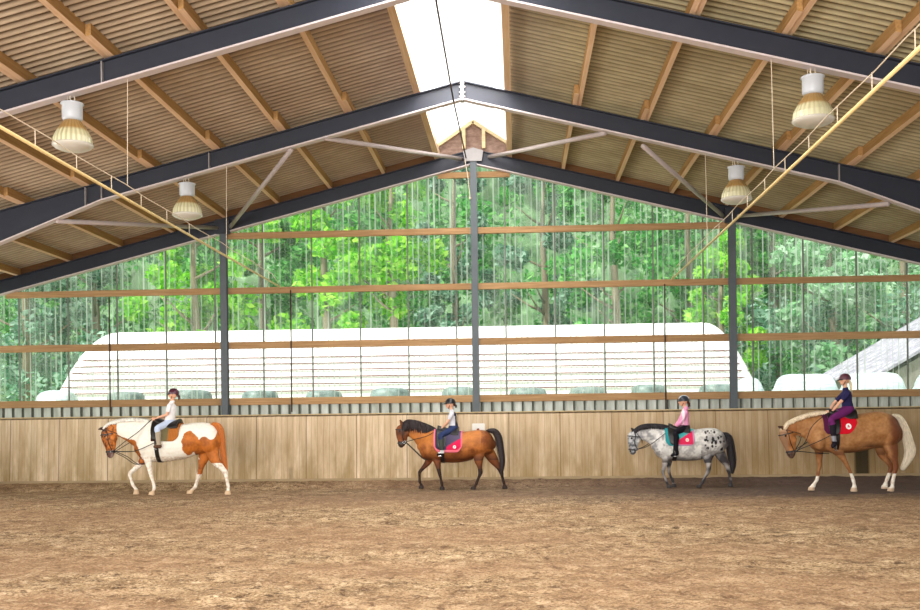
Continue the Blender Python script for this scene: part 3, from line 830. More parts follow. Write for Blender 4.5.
def build_horse(d):
    H = Steed(d); u = 1 / 206.0 * 206.0
    bm = bmesh.new()
    loft(bm, [(t[0], 0, (t[1] + t[2]) / 2, (t[1] - t[2]) / 2, t[3]) for t in H.T], 1, 24, True)
    k = d['k']                                 # overall thickness factor
    n_ = [(*H.P(p[0], p[1]), p[2] / H.s, p[3] * k) for p in d['neck']]
    loft(bm, n_, 5, 22)
    h_ = [(*H.P(p[0], p[1]), p[2] / H.s, p[3] * k) for p in d['head']]
    loft(bm, h_, 4, 20)
    # cheeks and nostrils, brow
    jx, jz = d['jaw']; bj = H.P(jx, jz)
    for sd in (-1, 1):
        ball(bm, (bj[0], sd * .045 * k, bj[2]), .075 * k, .035 * k, .085 * k)
        e0 = H.P(*d['ear']); e1 = H.P(*d['eartip'])
        loft(bm, [(e0[0], sd * .05 * k, e0[2], .036 * k, .024 * k), (lerp(e0[0], e1[0], .45), sd * .062 * k, lerp(e0[2], e1[2], .45), .036 * k, .024 * k), (e1[0], sd * .058 * k, e1[2], .012, .012)], 3, 10)
    # shoulder and haunch muscle
    for px, py, rx, rz, yy in d['muscle']:
        c = H.P(px, py)
        for sd in (-1, 1): ball(bm, (c[0], sd * yy * k, c[2]), rx * k, .13 * k, rz * k, 18, 12)
    # legs
    for (pts, yy, fore) in d['legs']:
        rs = (.108, .072, .052, .041, .032, .039, .032, .047, .052) if fore else (.135, .102, .063, .053, .037, .041, .034, .047, .054)
        # path: shoulder, elbow/stifle, above joint, joint, mid cannon, fetlock, pastern, coronet, toe
        secs = []
        for i, (px, py) in enumerate(pts):
            p = H.P(px, py); q = rs[i] * k
            ya = yy * (1 if i > 1 else (.8 if i == 0 else .9))
            secs.append((p[0] + H.off(yy) * min(1, i / 3), ya, p[2], q * (1.25 if i < 2 else 1.08 if i == 3 else 1), q * (.75 if i < 2 else .92)))
        loft(bm, secs, 4, 14)
        # flat bottomed hoof
        tx, tz = H.X(pts[8][0]) + H.off(yy), max(H.Z(*pts[8]), d.get('hz', .05)); lift = max(0, tz - .05)
        hb = bmesh.new()
        hoof = [(.050, .075), (.056, .04), (.064, 0)]
        lathe(bm, [(a * k, lift + b * k) for b, a in [(z_, r_) for r_, z_ in hoof][::-1]], 14, (tx - .01, yy, 0), 1.15, 1)
        hb.free()
    me = remesh(bm, .0125, 5, .5)
    pn = d['paint']
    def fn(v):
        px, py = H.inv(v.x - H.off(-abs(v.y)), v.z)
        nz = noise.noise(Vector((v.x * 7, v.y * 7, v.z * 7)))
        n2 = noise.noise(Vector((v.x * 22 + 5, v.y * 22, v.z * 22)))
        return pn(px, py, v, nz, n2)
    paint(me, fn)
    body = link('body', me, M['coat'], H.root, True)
    # eyes
    for sd in (-1, 1):
        p = H.P(*d['eye']); bm = bmesh.new(); ball(bm, (p[0], sd * d.get('ew', .079) * k, p[2]), .021, .016, .019); obj('eye', bm, M['eye'], H.root, True)
    # nostril pits as dark inset discs
    for sd in (-1, 1):
        p = H.P(*d['nostril']); bm = bmesh.new(); ball(bm, (p[0], sd * .047 * k, p[2]), .013, .009, .019); obj('nostril', bm, M['eye'], H.root, True)
    # mane: locks falling from the crest on the near side
    rr = random.Random(d['seed'])
    bm = bmesh.new(); cs = cr([H.P(*p) for p in d['crest']], 10); L = d['mane_len']
    for i in range(len(cs) - 1):
        for q in range(3):
            t = rr.random(); c = Vector(cs[i]).lerp(Vector(cs[i + 1]), t) + Vector((0, rr.uniform(-.012, .012), .012))
            ll = L * rr.uniform(.75, 1.15) * (1 - .35 * abs(2 * i / len(cs) - 1) ** 2)
            dx = rr.uniform(-.02, .03)
            wdt = .017
            tube(bm, [c + Vector((0, .01, -.01)), c + Vector((0, -.025, .008)), c + Vector((dx * .4, -.065 * k, -ll * .35)), c + Vector((dx, -.088 * k, -ll * .75)), c + Vector((dx * 1.4, -.084 * k, -ll))], [wdt, wdt * 1.1, wdt, wdt * .7, .003], 5)
    f0 = Vector(H.P(*d['crest'][0]))
    for q in range(9):
        y = rr.uniform(-.035, .035); tube(bm, [f0 + Vector((.0, y * .6, .012)), f0 + Vector((-.04, y, -.0)), f0 + Vector((-.065 + rr.uniform(-.01, .01), y * 1.1, -d['fore']))], [.014, .013, .003], 5)
    hair = NT('mane_hair'); f = hair.noise(hair.coord(10, 10, 3), 4, 3); c = d['hair']
    hair.bsdf(hair.ramp(f, [(.3, srgb(tuple(v * .86 for v in c))), (.7, srgb(c))]), .5, .3)
    obj('mane', bm, hair.m, H.root, True)
    # tail
    bm = bmesh.new(); ts = [H.P(*p) for p in d['tail']]; wds = d['tailw']
    core = cr([(*t, w_ / H.s) for t, w_ in zip(ts, wds)], 5)
    loft(bm, [(c[0], c[1], c[2], c[3] * .8, min(c[3], .07) * .8) for c in core], 1, 12)
    for q in range(34):
        a = rr.uniform(0, 6.28); e = rr.uniform(.35, 1.0); tp = rr.uniform(.8, 1.0)
        pts = []; rad = []
        m_ = int(len(core) * tp)
        for i in range(0, m_):
            c = core[i]; pts.append(Vector((c[0] + math.cos(a) * c[3] * e, math.sin(a) * min(c[3], .07) * e, c[2]))); rad.append(max(.004, .014 * (1 - (i / m_) ** 3)))
        tube(bm, pts, rad, 5)
    th = NT('tail_hair'); f = th.noise(th.coord(14, 14, 3), 4, 3); c = d.get('tailc', d['hair'])
    th.bsdf(th.ramp(f, [(.3, srgb(tuple(v * .82 for v in c))), (.7, srgb(c))]), .5, .3)
    obj('tail', bm, th.m, H.root, True)
    return H

def strap_ring(bm, c, axis, ra, rb, w, th=.006):
    """flat strap loop around point c, in the plane perpendicular to axis (axis lies in xz)"""
    ax = Vector((axis[0], 0, axis[1])).normalized(); nn = Vector((ax.z, 0, -ax.x)); n = 24; R_ = []
    for k in range(n):
        a = 2 * PI * k / n; R_.append([bm.verts.new(Vector(c) + nn * (ra + t) * math.cos(a) + Vector((0, 1, 0)) * (rb + t) * math.sin(a) + ax * q) for t, q in ((0, -w / 2), (th, -w / 2), (th, w / 2), (0, w / 2))])
    for k in range(n):
        A, B = R_[k], R_[(k + 1) % n]
        for j in range(4): bm.faces.new((A[j], A[(j + 1) % 4], B[(j + 1) % 4], B[j]))

def bridle(H, d, label, reins, mat=None, fixed=()):
    """bridle with its reins; every strap is a part"""
    mat = mat or M['leather']; k = d['k']
    r = empty('bridle', H.loc, label, 'bridle')
    hs = cr([(*H.P(p[0], p[1]), p[2] / H.s, p[3] * k) for p in d['head']], 8)
    def hp(t): i = t * (len(hs) - 1); j = min(int(i), len(hs) - 2); f = i - j; return [lerp(a, b, f) for a, b in zip(hs[j], hs[j + 1])]
    ax = (hs[-1][0] - hs[0][0], hs[-1][2] - hs[0][2])
    for nm, t, w in (('noseband', d['tn'], .03), ('browband', d['tb'], .022)):
        q = hp(t); bm = bmesh.new(); strap_ring(bm, q[:3], ax, q[3] + .004, q[4] + .004, w); obj(nm, bm, mat, r)
    e = Vector(H.P(*d['ear'])); bit = Vector(H.P(*d['bit'])); ja = Vector(H.P(*d['throat']))
    bm = bmesh.new(); qb = hp(d['tb']); qn = hp(d['tn'])
    for sd in (-1, 1):
        tube(bm, [e + Vector((.03, 0, .03)), e + Vector((.02, sd * .055 * k, .0)), Vector((qb[0] + .02, sd * (qb[4] + .008), qb[2])), Vector(((qn[0] + qb[0]) / 2 + .015, sd * ((qn[4] + qb[4]) / 2 + .014), (qn[2] + qb[2]) / 2)), Vector((bit.x, sd * .062 * k, bit.z))], .009, 6)
    obj('cheekpiece', bm, mat, r, True)
    bm = bmesh.new()
    for sd in (-1, 1): tube(bm, [e + Vector((.03, 0, .03)), e + Vector((.04, sd * .07 * k, -.03)), ja + Vector((-.01, sd * .075 * k, .06)), ja + Vector((-.01, 0, -.01))], .007, 6)
    obj('throat_lash', bm, mat, r, True)
    for sd in (-1, 1):
        bm = bmesh.new(); tube(bm, [bit + Vector((.028 * math.cos(a), sd * .066 * k, .028 * math.sin(a))) for a in [2 * PI * i / 12 for i in range(13)]], .004, 5, False); obj('bit_ring', bm, M['metal'], r)
    for (path, hand) in reins:
        bm = bmesh.new()
        for sd in (-1, 1):
            pts = [bit + Vector((.02, sd * .07 * k, 0))]
            for (px, py, yy) in path:
                p = H.P(px, py); pts.append(Vector((p[0] + H.off(-yy), sd * yy, p[2])))
            if hand: h = H.P(*hand); pts.append(Vector((h[0], sd * .07, h[2]))); pts.append(Vector((h[0] + .03, sd * .03, h[2] - .05)))
            tube(bm, [Vector(q) for q in cr([tuple(p) for p in pts], 5)], .0085, 6)
        obj('rein' if hand else 'side_rein', bm, mat, r, True)
    return r

def drape_sheet(H, name, x0, x1, zlow, off, thick, colf, root, nx=46, nv=30, matl=None, top=0, sides=(1,)):
    """cloth or leather lying over the back; zlow(x)->z of its lower edge"""
    vs = []; fs = []; cols = []
    for layer in (0, 1):
        for i in range(nx + 1):
            x = lerp(x0, x1, i / nx); pm = H.phi_at(x, zlow(x))
            for j in range(-nv, nv + 1):
                ph = pm * j / nv
                # signed: drape uses -sin so positive phi is the near side
                o = off + (thick if layer else 0)
                vs.append(H.drape(x, ph, o)); cols.append((x, vs[-1].z))
    W_ = 2 * nv + 1; N = (nx + 1) * W_
    for i in range(nx):
        for j in range(W_ - 1):
            a = i * W_ + j; fs.append((a, a + 1, a + W_ + 1, a + W_)); b = a + N; fs.append((b, b + W_, b + W_ + 1, b + 1))
    for i in range(nx):
        for e in (0, W_ - 1):
            a = i * W_ + e; q = (a, a + W_, a + W_ + N, a + N); fs.append(q if e == 0 else q[::-1])
    for j in range(W_ - 1):
        for e in (0, nx):
            a = e * W_ + j; q = (a, a + N, a + N + 1, a + 1); fs.append(q if e == 0 else q[::-1])
    me = bpy.data.meshes.new(name); me.from_pydata([tuple(v) for v in vs], [], fs)
    if colf: paint(me, lambda v: colf(*H.inv(v.x, v.z)))
    return link(name, me, matl or M['cloth'], root, True)

def saddle(H, d, label, flapc=None):
    r = empty('saddle', H.loc, label, 'saddle'); mt = d.get('saddlem', M['leather'])
    xa, xb = H.X(d['sx'][0]), H.X(d['sx'][1])
    # seat: low pommel, dip, raised cantle
    vs = []; fs = []; nx, nv = 22, 12
    for i in range(nx + 1):
        t = i / nx; x = lerp(xa, xb, t)
        rise = .04 + .03 * math.exp(-(t / .16) ** 2) + .05 * math.exp(-((1 - t) / .22) ** 2)
        half = lerp(.30, .62, min(1, t * 1.4))
        for j in range(-nv, nv + 1):
            ph = half * 1.2 * j / nv; e = 1 - abs(j / nv) ** 3
            vs.append(tuple(H.drape(x, ph, .03 + rise * e)))
    W_ = 2 * nv + 1; N = len(vs)
    for i in range(nx + 1):
        t = i / nx; x = lerp(xa, xb, t); half = lerp(.30, .62, min(1, t * 1.4))
        for j in range(-nv, nv + 1): vs.append(tuple(H.drape(x, half * 1.2 * j / nv, .028)))
    for i in range(nx):
        for j in range(W_ - 1): a = i * W_ + j; fs += [(a, a + 1, a + W_ + 1, a + W_), (a + N, a + N + W_, a + N + W_ + 1, a + N + 1)]
        for e in (0, W_ - 1): a = i * W_ + e; fs.append((a, a + W_, a + W_ + N, a + N))
    for j in range(W_ - 1):
        for e in (0, nx): a = e * W_ + j; fs.append((a, a + N, a + N + 1, a + 1))
    bm = bmesh.new(); me = bpy.data.meshes.new('t'); me.from_pydata(vs, [], fs); bm.from_mesh(me); bpy.data.meshes.remove(me)
    obj('seat', bm, mt, r, True)
    f0, f1, fz = d['flap']
    zf = H.Z(f0, fz); X0, X1 = H.X(f0), H.X(f1)
    def zl(x): t = (x - X0) / (X1 - X0); return zf + .20 * (2 * t - 1) ** 4
    drape_sheet(H, 'flap', X0, X1, zl, .022, .008, None, r, 20, 16, mt)
    # girth
    gx = H.X(d['girth']); vs = []; fs = []; n = 48
    for lay in (.004, .014):
        for q in (-.045, .045):
            for j in range(n): vs.append(tuple(H.drape(gx + q, 2 * PI * j / n, lay)))
    for a, b in ((0, 1), (1, 3), (3, 2), (2, 0)):
        for j in range(n): fs.append((a * n + j, a * n + (j + 1) % n, b * n + (j + 1) % n, b * n + j))
    bm = bmesh.new(); me = bpy.data.meshes.new('t'); me.from_pydata(vs, [], fs); bm.from_mesh(me); bpy.data.meshes.remove(me)
    obj('girth', bm, mt, r)
    st = H.P(*d['stirrup']); bx = H.P(d['stirrup'][0] + 6, d['sy'])
    for sd in (-1, 1):
        yy = d['fy']
        bm = bmesh.new(); tube(bm, [(bx[0], sd * (H.sec(bx[0])[2] * .8 + .03), bx[2] - .1), (st[0], sd * yy, st[2] + .11)], .011, 6); o = obj('stirrup_leather', bm, mt, r)
        bm = bmesh.new(); pts = [(st[0], sd * yy + .055 * math.sin(a) * (1.0), st[2] + .045 - .065 * math.cos(a)) for a in [2 * PI * i / 14 for i in range(15)]]
        tube(bm, pts, .007, 6, False); box(bm, st[0] - .03, st[0] + .03, sd * yy - .05, sd * yy + .05, st[2] - .026, st[2] - .014); obj('stirrup', bm, M['metal'], r)
    return r

def emblem(H, px, py, rad, parent, col=(244, 240, 240), inner=(206, 30, 74)):
    """round pale badge with a small rearing figure, lying on the pad on both sides"""
    p = H.P(px, py); ph = H.phi_at(p[0], p[2])
    t, b, w = H.sec(p[0]); a = (t - b) / 2
    for sd in (-1, 1):
        bm = bmesh.new(); c = bm.verts.new(H.drape(p[0], ph * -sd, .0215 + .012)); ring = []; n = 20
        for k in range(n):
            q = 2 * PI * k / n; x = p[0] + rad * math.cos(q); z = p[2] + rad * math.sin(q); ring.append(bm.verts.new(H.drape(x, H.phi_at(x, z) * -sd, .033)))
        for k in range(n): bm.faces.new((c, ring[k], ring[(k + 1) % n]))
        e = obj('emblem', bm, plain('badge_white', col, .7, .2, .03), parent)
        bm = bmesh.new(); fig = [(-.5, -.6), (-.28, -.1), (-.62, .1), (-.3, .32), (-.05, .68), (.12, .34), (.42, .1), (.5, -.35), (.2, -.62), (.16, -.18), (-.1, -.2), (-.2, -.6)]
        vs = []
        for x_, z_ in fig:
            x = p[0] + rad * .78 * x_; z = p[2] + rad * .78 * z_; vs.append(bm.verts.new(H.drape(x, H.phi_at(x, z) * -sd, .0345)))
        f = bm.faces.new(vs); bmesh.ops.triangulate(bm, faces=[f]); obj('emblem_figure', bm, plain('badge_figure', inner, .7, .2, .03), e)

def rider(H, d, label):
    """d: pixel joints in the same crop, y offsets in metres"""
    r = empty('rider', H.loc, label, 'person'); P = lambda k, y=0: Vector(H.P(*d[k], y))
    q = d.get('q', 1.0)
    hd = P('head'); nk = P('neck'); sh = P('sh'); hip = P('hip'); el = P('el'); ha = P('hand'); kn = P('knee'); an = P('ankle'); toe = P('toe')
    kn.x += H.off(-d['ky']); an.x += H.off(-d['fy']); toe.x += H.off(-d['fy']); el.x += H.off(-.18); ha.x += H.off(-.08)
    ky, ay = d['ky'], d['fy']; look = d.get('look', 0)
    def torso(bm, o=0):
        loft(bm, [(hip.x, 0, hip.z - .02, .105 * q + o, .15 * q + o), (hip.x - .0, 0, hip.z + .07, .10 * q + o, .145 * q + o), (lerp(hip.x, sh.x, .5), 0, lerp(hip.z, sh.z, .5), .088 * q + o, .125 * q + o), (lerp(hip.x, sh.x, .85), 0, lerp(hip.z, sh.z, .85), .095 * q + o, .15 * q + o), (sh.x, 0, sh.z + .015, .062 * q + o, .13 * q + o), (lerp(sh.x, nk.x, .6), 0, lerp(sh.z, nk.z, .6), .045 * q + o * .6, .065 * q + o * .6)], 3, 20)
    def arm(bm, sd, o=0, upto=1.0, lo=0.0):
        S_ = Vector((sh.x, sd * .155 * q, sh.z - .01)); E_ = Vector((el.x, sd * (.20 * q), el.z)); W_ = Vector((ha.x + .055, sd * .09, ha.z + .012))
        pts = [(S_, .046), (S_.lerp(E_, .5), .040), (E_, .033), (E_.lerp(W_, .4), .031), (W_, .021)]
        n = {1.0: 5, .5: 2.6, .2: 2}[upto]
        if upto == .5: pts = pts[:2] + [(S_.lerp(E_, .72), .037)]
        tube(bm, [p for p, _ in pts], [a * q + o for _, a in pts], 12)
        ball(bm, S_, .048 * q + o)
        if upto == 1.0: ball(bm, E_, .034 * q + o)
        return W_
    def leg(bm, sd, o=0, a=0, b=5):
        Hh = Vector((hip.x - .01, sd * .085 * q, hip.z)); K = Vector((kn.x, sd * ky, kn.z)); A = Vector((an.x, sd * ay, an.z))
        pts = [(Hh, .088), (Hh.lerp(K, .5), .075), (K, .055), (K.lerp(A, .3) + Vector((.014, 0, 0)), .052), (K.lerp(A, .7), .038), (A, .030)][a:b + 1]
        for (p, r0), (p2, r1) in zip(pts, pts[1:]): pass
        tube(bm, [Vector(c[:3]) for c in cr([(*p, r_) for p, r_ in pts], 3)], [c[3] * q + o for c in cr([(*p, r_) for p, r_ in pts], 3)], 14)
        ball(bm, pts[0][0], pts[0][1] * q + o); ball(bm, pts[-1][0], pts[-1][1] * q + o)
        return A
    def foot(bm, sd, o=0):
        A = Vector((an.x, sd * ay, an.z)); T_ = Vector((toe.x, sd * (ay + .02), toe.z)); dr = (T_ - A); hl = A + Vector((.035, 0, -.045))
        loft(bm, [(hl.x, hl.y, hl.z, .03 * q + o, .03 * q + o), (lerp(A.x, T_.x, .35), A.y, lerp(A.z, T_.z, .55) - .0, .038 * q + o, .034 * q + o), (lerp(A.x, T_.x, .75), T_.y, T_.z + .022, .027 * q + o, .038 * q + o), (T_.x, T_.y, T_.z + .01, .018 * q + o, .028 * q + o)], 3, 12)
        tube(bm, [A + Vector((0, 0, .02)), hl + Vector((0, 0, .02))], [.03 * q + o, .03 * q + o], 10)
    # ---- one continuous body
    bm = bmesh.new(); torso(bm)
    tube(bm, [nk + Vector((.01, 0, -.07)), nk, hd + Vector((.01, 0, -.05))], [.048 * q, .043 * q, .045 * q], 14)
    hr = d['hr']                           # head radius from the photo
    c = hd + Vector((-.0, 0, -.02))
    cl, sl = math.cos(look), math.sin(look)
    def hp(fx, y, z): return c + Vector((-fx * cl + y * sl, -fx * sl * -1 * -1 + y * cl, z)) * (hr / .1)
    ball(bm, c + Vector((0, 0, .01)), hr * .98, hr * .80, hr * 1.02, 20, 14)
    for f_, z_, rx, ry, rz in ((.025, -.055, .06, .055, .052), (.062, -.085, .024, .028, .02)): ball(bm, hp(f_, 0, z_), rx * hr / .1, ry * hr / .1, rz * hr / .1)
    tube(bm, [hp(.088, 0, -.0), hp(.106, 0, -.035), hp(.092, 0, -.045)], [.008, .014, .010], 8)          # nose
    tube(bm, [hp(.080, -.02, -.064), hp(.088, 0, -.064), hp(.080, .02, -.064)], [.006, .009, .006], 8)      # lips
    for sd in (-1, 1): ball(bm, hp(-.005, sd * .078, -.03), .018, .009, .026)
    for sd in (-1, 1):
        W_ = arm(bm, sd)
        # palm and curled fingers round the rein
        pc = Vector((ha.x + .012, sd * .078, ha.z))
        loft(bm, [(W_.x, W_.y, W_.z, .017 * q, .022 * q), (pc.x + .012, pc.y, pc.z + .004, .030 * q, .015 * q), (pc.x - .018, pc.y, pc.z - .004, .032 * q, .014 * q)], 3, 10)
        for i, ln in enumerate((.030, .034, .032, .026)):
            z = pc.z + .026 - .0185 * i; b0 = Vector((pc.x - .022, pc.y, z)); f1 = b0 + Vector((-ln * .8, -sd * .006, -.002)); f2 = f1 + Vector((-.004, -sd * .024, -.002)); f3 = f2 + Vector((.022, -sd * .010, 0))
            tube(bm, [b0 + Vector((.012, 0, 0)), b0, f1, f2, f3], [.0085, .0085, .008, .0075, .006], 8)
        t0 = Vector((pc.x + .006, pc.y - sd * .006, pc.z + .026)); tube(bm, [t0, t0 + Vector((-.022, -sd * .012, .012)), t0 + Vector((-.044, -sd * .014, .008))], [.010, .009, .007], 8)
        leg(bm, sd); foot(bm, sd)
    me = remesh(bm, .0068, 2, .4); link('body', me, M['skin'], r, True)
    # eyes, mouth
    for sd in (-1, 1):
        bm = bmesh.new(); ball(bm, hp(.078, sd * .032, -.012), .009, .009, .0065); obj('eye', bm, M['eye'], r, True)
    bm = bmesh.new(); tube(bm, [hp(.084, -.019, -.065), hp(.0945, 0, -.064), hp(.084, .019, -.065)], [.003, .0045, .003], 6); obj('mouth', bm, plain('lip', (190, 104, 96)), r, True)
    # ---- clothes
    def cloth(name, fn, mat=None, vox=.011, cf=None, it=3):
        b = bmesh.new(); fn(b); me = remesh(b, vox, it, .4)
        if cf: paint(me, lambda v: cf(*H.inv(v.x, v.z), v)); return link(name, me, M['cloth'], r, True)
        return link(name, me, mat, r, True)
    long = d.get('sleeve', .5)
    def shirt(b):
        torso(b, .014)
        for sd in (-1, 1): arm(b, sd, .012, long)
        if long == 1.0: ball(b, nk + Vector((.035, 0, -.03)), .06, .075, .045)      # hood
        else: tube(b, [nk + Vector((.01, 0, -.05)), nk + Vector((.004, 0, -.012))], [.062 * q, .052 * q], 14)
    cloth(d['top'], shirt, None, .010, d['topc'])
    def hips(b):
        loft(b, [(hip.x, 0, hip.z - .035, .10 * q + .018, .145 * q + .018), (hip.x, 0, hip.z + .02, .11 * q + .018, .15 * q + .018), (hip.x, 0, hip.z + .075, .10 * q + .018, .145 * q + .018)], 2, 18)
        for sd in (-1, 1): leg(b, sd, .010, 0, 4)
    cloth('riding_trousers', hips, None, .011, d['legc'])
    for sd in (-1, 1):
        def bt(b): leg(b, sd, .017, 3, 5); foot(b, sd, .010)
        cloth('riding_boot', bt, None, .009, d['bootc'], 2)
    # ---- helmet: shell, peak, strap
    bm = bmesh.new(); n = 22
    prof = [(1.16, -.10), (1.19, .10), (1.13, .42), (.98, .75), (.72, 1.00), (.38, 1.15), (.04, 1.20), (.02, 1.16), (.36, 1.10), (.9, .7), (1.05, .1), (1.06, -.10)]
    lathe(bm, [(a * hr, b * hr) for a, b in prof], n, tuple(c + Vector((.008, 0, .006))), 1.0, .84)
    for f in [f for f in bm.faces if len(f.verts) == n]: bm.faces.remove(f)
    he = obj('helmet', bm, plain('helmet_shell', d['helm'], .35, .5, .12), r, True)
    bm = bmesh.new(); vs = []
    for lay in (0, .008):
        for row, (ra, ext) in enumerate(((1.08, 0), (1.15, d.get('peak', .45)))):
            for k in range(11):
                a = math.radians(-62 + 124 * k / 10); e = ext * math.cos(a) ** 1
                vs.append(bm.verts.new(c + Vector((-(ra + e) * hr * math.cos(a), .84 * ra * hr * math.sin(a), -.02 * row + lay + .006))))
    for L0_ in (0, 22):
        for k in range(10): bm.faces.new((vs[L0_ + k], vs[L0_ + k + 1], vs[L0_ + 12 + k], vs[L0_ + 11 + k]))
    for k in range(10): bm.faces.new((vs[11 + k], vs[12 + k], vs[34 + k], vs[33 + k])); bm.faces.new((vs[k], vs[k + 1], vs[23 + k], vs[22 + k]))
    obj('peak', bm, M['leather'] if d.get('pk') is None else plain('peak', d['pk']), he)
    bm = bmesh.new()
    for sd in (-1, 1): tube(bm, [c + Vector((.01, sd * .085 * hr / .1, .0)), c + Vector((-.012, sd * .076 * hr / .1, -.05)), c + Vector((-.035, sd * .03, -.112 * hr / .1)), c + Vector((-.036, 0, -.116 * hr / .1))], .005, 6)
    obj('chin_strap', bm, M['leather'], he)
    for nm, pts_, c_ in d.get('stripes', ()):
        bm = bmesh.new()
        for off in pts_:
            tube(bm, [c + Vector((.008 + hr * 1.18 * math.cos(a) * 1, off * hr * math.cos(off), .006 + hr * 1.17 * math.sin(a))) for a in [math.radians(25 + 130 * i / 14) for i in range(15)]], .008, 5)
        obj(nm, bm, plain('stripe', c_), he)
    # ---- hair
    if d.get('hairc'):
        bm = bmesh.new(); rr = random.Random(d['seed'])
        b0 = c + Vector((hr * .85, 0, -hr * .25)); L = d['hairl']
        loft(bm, [(c.x + hr * .45, 0, c.z - .01, .03, .062), (b0.x, 0, b0.z, .03, .045), (b0.x + .035, 0, b0.z - L * .3, .026, .035), (b0.x + .04, 0, b0.z - L * .7, .022, .028), (b0.x + .025, 0, b0.z - L, .008, .01)], 4, 12)
        for i in range(10):
            y = rr.uniform(-.03, .03); tube(bm, [b0 + Vector((-.02, y, .02)), b0 + Vector((.045, y, -L * .35)), b0 + Vector((.05 + rr.uniform(-.02, .02), y, -L * rr.uniform(.8, 1.05)))], [.012, .012, .003], 5)
        obj('hair', bm, plain('hair', d['hairc'], .5, .3, .3, 60), r, True)
    return r

W3 = hx((250, 246, 236)); CH = hx((204, 118, 44)); CHD = hx((132, 70, 28)); BLK = hx((30, 24, 24))
def ell(px, py, cx, cy_, rx, ry, n, amp=.25): return ((px - cx) / rx) ** 2 + ((py - cy_) / ry) ** 2 < 1 + n * amp * 2
def mixc(a, b, t): t = max(0, min(1, t)); return tuple(lerp(x, y, t) for x, y in zip(a, b))

# --- leg paths: shoulder/hip, elbow/stifle, above joint, joint, mid cannon, fetlock, pastern, coronet, toe
# ================= pinto
def paint_pinto(px, py, v, n, n2):
    if px < 96 and py < 262: return hx((64, 44, 38))
    if py > 520: return hx((214, 184, 150))
    if px < 160 and py < 400:                                   # head
        if py > 345: return mixc(hx((96, 66, 60)), hx((190, 170, 160)), (px - 118) / 40 + n)
        if px < 152: return mixc(hx((74, 40, 26)), CH, -.12 + .5 + n2 + (px - 100) / 90) if px - 92 > -8 + (py - 300) * .1 else mixc(CHD, BLK, .5)
    if ell(px, py, 262, 262, 999, 999, 0) and seg_d(px, py, (160, 290), (225, 318))[0] < 15 + n * 8: return mixc(CHD, CH, .55 + n * .5 + n2 * .35)
    if seg_d(px, py, (222, 318), (252, 395))[0] < 17 + n * 8: return mixc(hx((120, 58, 22)), CH, .35 + n2)
    if ell(px, py, 478, 312, 38, 52, n): return mixc(CHD, CH, .75 + n * .5 + n2 * .35)
    if px > 518 and py < 400 and py > 292 + 14 * n - max(0, px - 585) * 1.6: return mixc(CHD, CH, .6 + n * .5 + n2 * .35)
    if ell(px, py, 525, 345, 30, 40, n): return mixc(CHD, CH, .5 + n * .5 + n2 * .35)
    if 385 <= py < 452 and 500 < px < 556 and n > -.6: return mixc(CHD, CH, .45 + n * .5 + n2 * .35)
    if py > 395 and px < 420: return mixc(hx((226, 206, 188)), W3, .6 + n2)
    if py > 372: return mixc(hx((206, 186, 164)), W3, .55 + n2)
    return mixc(hx((236, 226, 208)), W3, .9 + n2 * .5)
H1 = dict(s=206, x0=345, g=541, cx=80, Y=22.2, k=1.0, seed=1, label='tall chestnut-and-white pinto horse walking first in line at the left',
    trunk=[(242, 300, 360, .10), (262, 258, 384, .19), (295, 214, 394, .25), (340, 218, 396, .275), (400, 230, 392, .30), (455, 228, 382, .30), (505, 222, 366, .28), (555, 222, 352, .27), (592, 236, 345, .22), (614, 268, 335, .13)],
    neck=[(300, 268, 62, .13), (258, 272, 62, .12), (215, 258, 50, .095), (170, 246, 40, .08), (132, 248, 32, .072), (112, 256, 24, .065)],
    head=[(108, 254, 26, .062), (113, 278, 34, .088), (119, 308, 31, .080), (122, 335, 23, .06), (122, 355, 19, .052), (122, 368, 16, .05), (123, 376, 9, .035)],
    jaw=(136, 292), ear=(98, 246), eartip=(72, 252), eye=(104, 284), nostril=(112, 362), ew=.082,
    muscle=[(280, 320, .13, .24, .13), (575, 310, .19, .22, .14)],
    legs=[([(290, 340), (296, 385), (303, 430), (306, 458), (312, 480), (318, 508), (314, 520), (311, 530), (308, 538)], -.13, 1),
          ([(275, 350), (262, 392), (228, 428), (208, 450), (213, 475), (221, 500), (230, 512), (235, 522), (238, 532)], .13, 1),
          ([(570, 290), (540, 372), (528, 420), (520, 458), (512, 480), (503, 508), (493, 518), (486, 526), (480, 534)], .13, 0),
          ([(580, 290), (592, 375), (622, 418), (636, 440), (642, 468), (648, 500), (648, 514), (648, 526), (648, 537)], -.13, 0)],
    crest=[(98, 244), (120, 226), (160, 213), (210, 207), (262, 209), (296, 213)], mane_len=.07, fore=.08, hair=(250, 246, 236), tailc=(206, 118, 48),
    tail=[(584, 230), (612, 242), (624, 290), (628, 340), (636, 400), (646, 462)], tailw=[14, 19, 17, 15, 14, 5],
    paint=paint_pinto, bit=(152, 348), throat=(160, 282), tn=.62, tb=.14,
    sx=(312, 420), flap=(303, 345, 300), girth=330, stirrup=(330, 334), sy=250, fy=.33, saddlem=None)
H1['saddlem'] = M['leather']; H1['bit'] = (134, 350)
h1 = build_horse(H1)
bridle(h1, H1, 'dark bridle with reins on the chestnut-and-white pinto horse', [([(190, 305, .2), (250, 262, .22)], (316, 208)), ([(210, 352, .16), (268, 335, .25)], None) , ([(190, 372, .12), (235, 405, .10), (300, 398, .09)], None)][:1] + [([(215, 350, .2), (262, 337, .30), (296, 322, .34), (330, 306, .35)], None), ([(185, 375, .1), (235, 406, .07), (285, 398, .05)], None)])
def c1(px, py): return mixc(hx((64, 30, 34)), hx((140, 112, 84)), (px - 338) / 14) if px < 352 else (hx((112, 104, 74)) if px < 384 else mixc(hx((150, 84, 34)), hx((190, 120, 60)), math.sin(px * .9) * .5 + .5))
h1.sh = h1.off(-.27)
